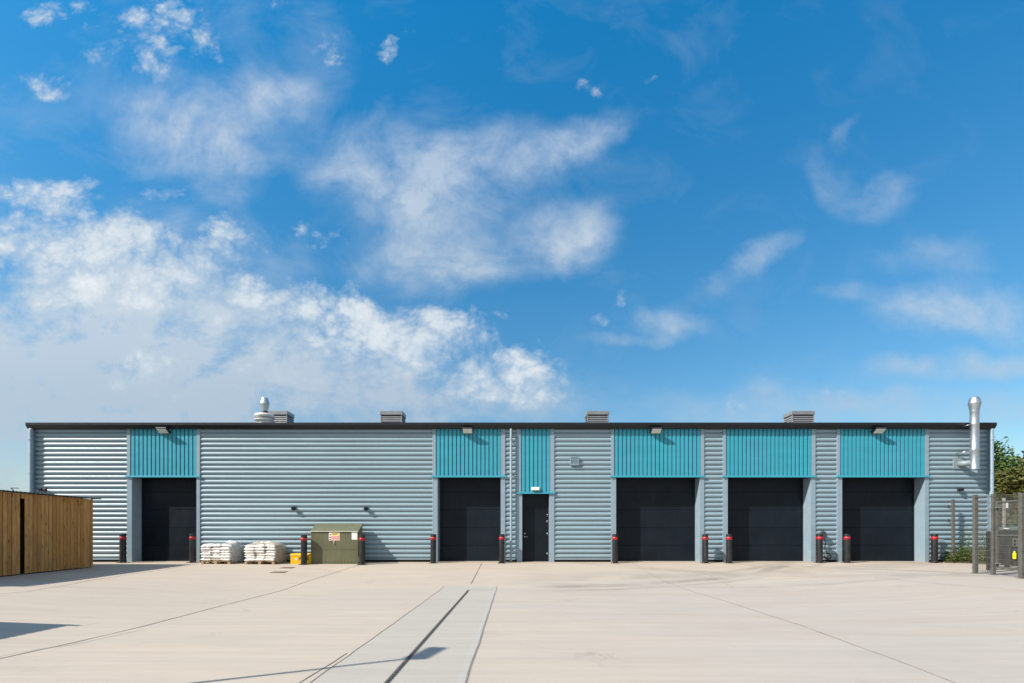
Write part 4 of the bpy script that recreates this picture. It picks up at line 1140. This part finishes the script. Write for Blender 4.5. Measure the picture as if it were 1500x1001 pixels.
VEIL = [(310, 185, 200, 105, 1.0, 8), (215, 165, 90, 70, .5), (410, 135, 80, 50, .45), (330, 250, 90, 60, .5), (560, 240, 160, 90, .85), (700, 250, 200, 85, .95, 12), (850, 205, 120, 45, .75, 22), (580, 305, 90, 60, .55), (640, 380, 170, 80, .9), (825, 350, 120, 62, .9, 14), (720, 322, 120, 50, .4),
        (60, 540, 560, 190, 1.7), (430, 575, 430, 110, 1.25), (720, 590, 260, 70, .8), (20, 690, 500, 120, .9), (180, 400, 330, 140, .55),
        (985, 468, 66, 38, .72), (925, 494, 100, 14, .34), (1118, 366, 66, 32, .55, 32), (1050, 412, 110, 26, .25, 25), (1205, 258, 80, 40, .34, -50), (1290, 297, 85, 40, .5, 8), (1238, 190, 46, 18, .26, 32),
        (1385, 452, 145, 52, .85, 8), (1470, 470, 90, 34, .45), (1240, 436, 80, 26, .34), (1450, 528, 140, 34, .7, 6), (1335, 545, 100, 30, .5), (1130, 600, 300, 50, .7), (1420, 600, 220, 50, .5), (1375, 378, 120, 46, .35), (1070, 25, 30, 60, .12, -35), (1010, 70, 50, 60, .10, -35), (470, 70, 70, 90, .2, 30)]
n1 = t.noise(t.mapping(uv, (1, 1.15, 1)), 5.6, 10, .58, .15)
n2 = t.noise(t.mapping(uv, (1, 1.2, 1), (3, 7, 0)), 21, 7, .60, .3)
n3 = t.noise(t.mapping(uv, (1.0, 1.3, 1), (5, 2, 0), (0, 0, R(25))), 5.5, 10, .62, .5)
def puffs(sc_, loc):
    vo = t.node('ShaderNodeTexVoronoi', feature='SMOOTH_F1'); t.put(vo.inputs['Vector'], t.vmath('ADD', t.mapping(uv, (1, 1.25, 1), loc), t.vmath('MULTIPLY', t.vmath('SUBTRACT', wn, (.5, .5, .5)), (.10, .10, 0))))
    vo.inputs['Scale'].default_value = sc_; vo.inputs['Detail'].default_value = 3.0; vo.inputs['Roughness'].default_value = .62; vo.inputs['Lacunarity'].default_value = 2.3; vo.inputs['Smoothness'].default_value = .35
    return t.math('SUBTRACT', .62, vo.outputs['Distance'])
cau = puffs(10.0, (0, 0, 0))
pm = total(PUFF); vm = total(VEIL)
fb = t.math('ADD', t.math('MULTIPLY', t.math('SUBTRACT', n1, .5), 1.7), t.math('ADD', t.math('MULTIPLY', t.math('SUBTRACT', n2, .5), .45), t.math('MULTIPLY', cau, .95)))
pd = t.math('ADD', t.math('SUBTRACT', t.math('MINIMUM', pm, 1.05), .12), fb)
pa = t.math('MULTIPLY', t.rng(pd, -.15, .78, 0, .94, True), t.rng(pm, .0, .22, 0, 1, True))
vf = t.math('ADD', .80, t.math('ADD', t.math('MULTIPLY', t.math('SUBTRACT', n3, .5), 1.9), t.math('ADD', t.math('MULTIPLY', t.math('SUBTRACT', n2, .5), .5), t.math('MULTIPLY', cau, .35))))
wisp = t.math('MULTIPLY', t.rng(n3, .47, .70, 0, .20), t.rng(u, 1.1, -.6, .25, 1.))                 # thin high streaks everywhere
vd = t.math('ADD', t.math('MULTIPLY', vm, vf), wisp)
va = t.rng(vd, .02, .95, 0, .86)
EXPO = .60
K = 1/(SKYS*2**EXPO)
veilc = t.mix(t.rng(v, .22, .45, 0, 1, True), (.49*K, .58*K, .685*K, 1), (.59*K, .68*K, .765*K, 1))
veilc = t.mix(t.rng(v, .5, .8, 0, 1, True), veilc, (.50*K, .61*K, .755*K, 1))
shade = t.math('ADD', pd, t.math('ADD', t.math('MULTIPLY', cau, .5), t.math('MULTIPLY', t.math('SUBTRACT', n2, .5), .6)))
puffc = t.mix(t.rng(shade, .15, 1.25), (.58*K, .68*K, .775*K, 1), (.84*K, .885*K, .92*K, 1))
col = t.mix(va, base, veilc)
col = t.mix(pa, col, puffc)
# unseen broken cloud added behind the camera to whiten the fill light
bn_ = t.noise(t.mapping(d, (1, 1, 1.6)), 2.6, 7, .6, .4)
ba = t.math('MULTIPLY', t.rng(bn_, .30, .62, .35, .92, True), t.rng(dy_, .12, -.25, 0., 1., True))
col = t.mix(ba, col, (.62*K, .66*K, .70*K, 1))
t.put(bg.inputs[0], col); bg.inputs[1].default_value = SKYS
w.cycles.sampling_method = 'MANUAL'; w.cycles.sample_map_resolution = 512

sc.view_settings.view_transform = 'Standard'; sc.view_settings.look = 'None'; sc.view_settings.exposure = EXPO; sc.view_settings.gamma = 1
sc.cycles.max_bounces = 6; sc.cycles.transparent_max_bounces = 12; sc.cycles.use_denoising = True
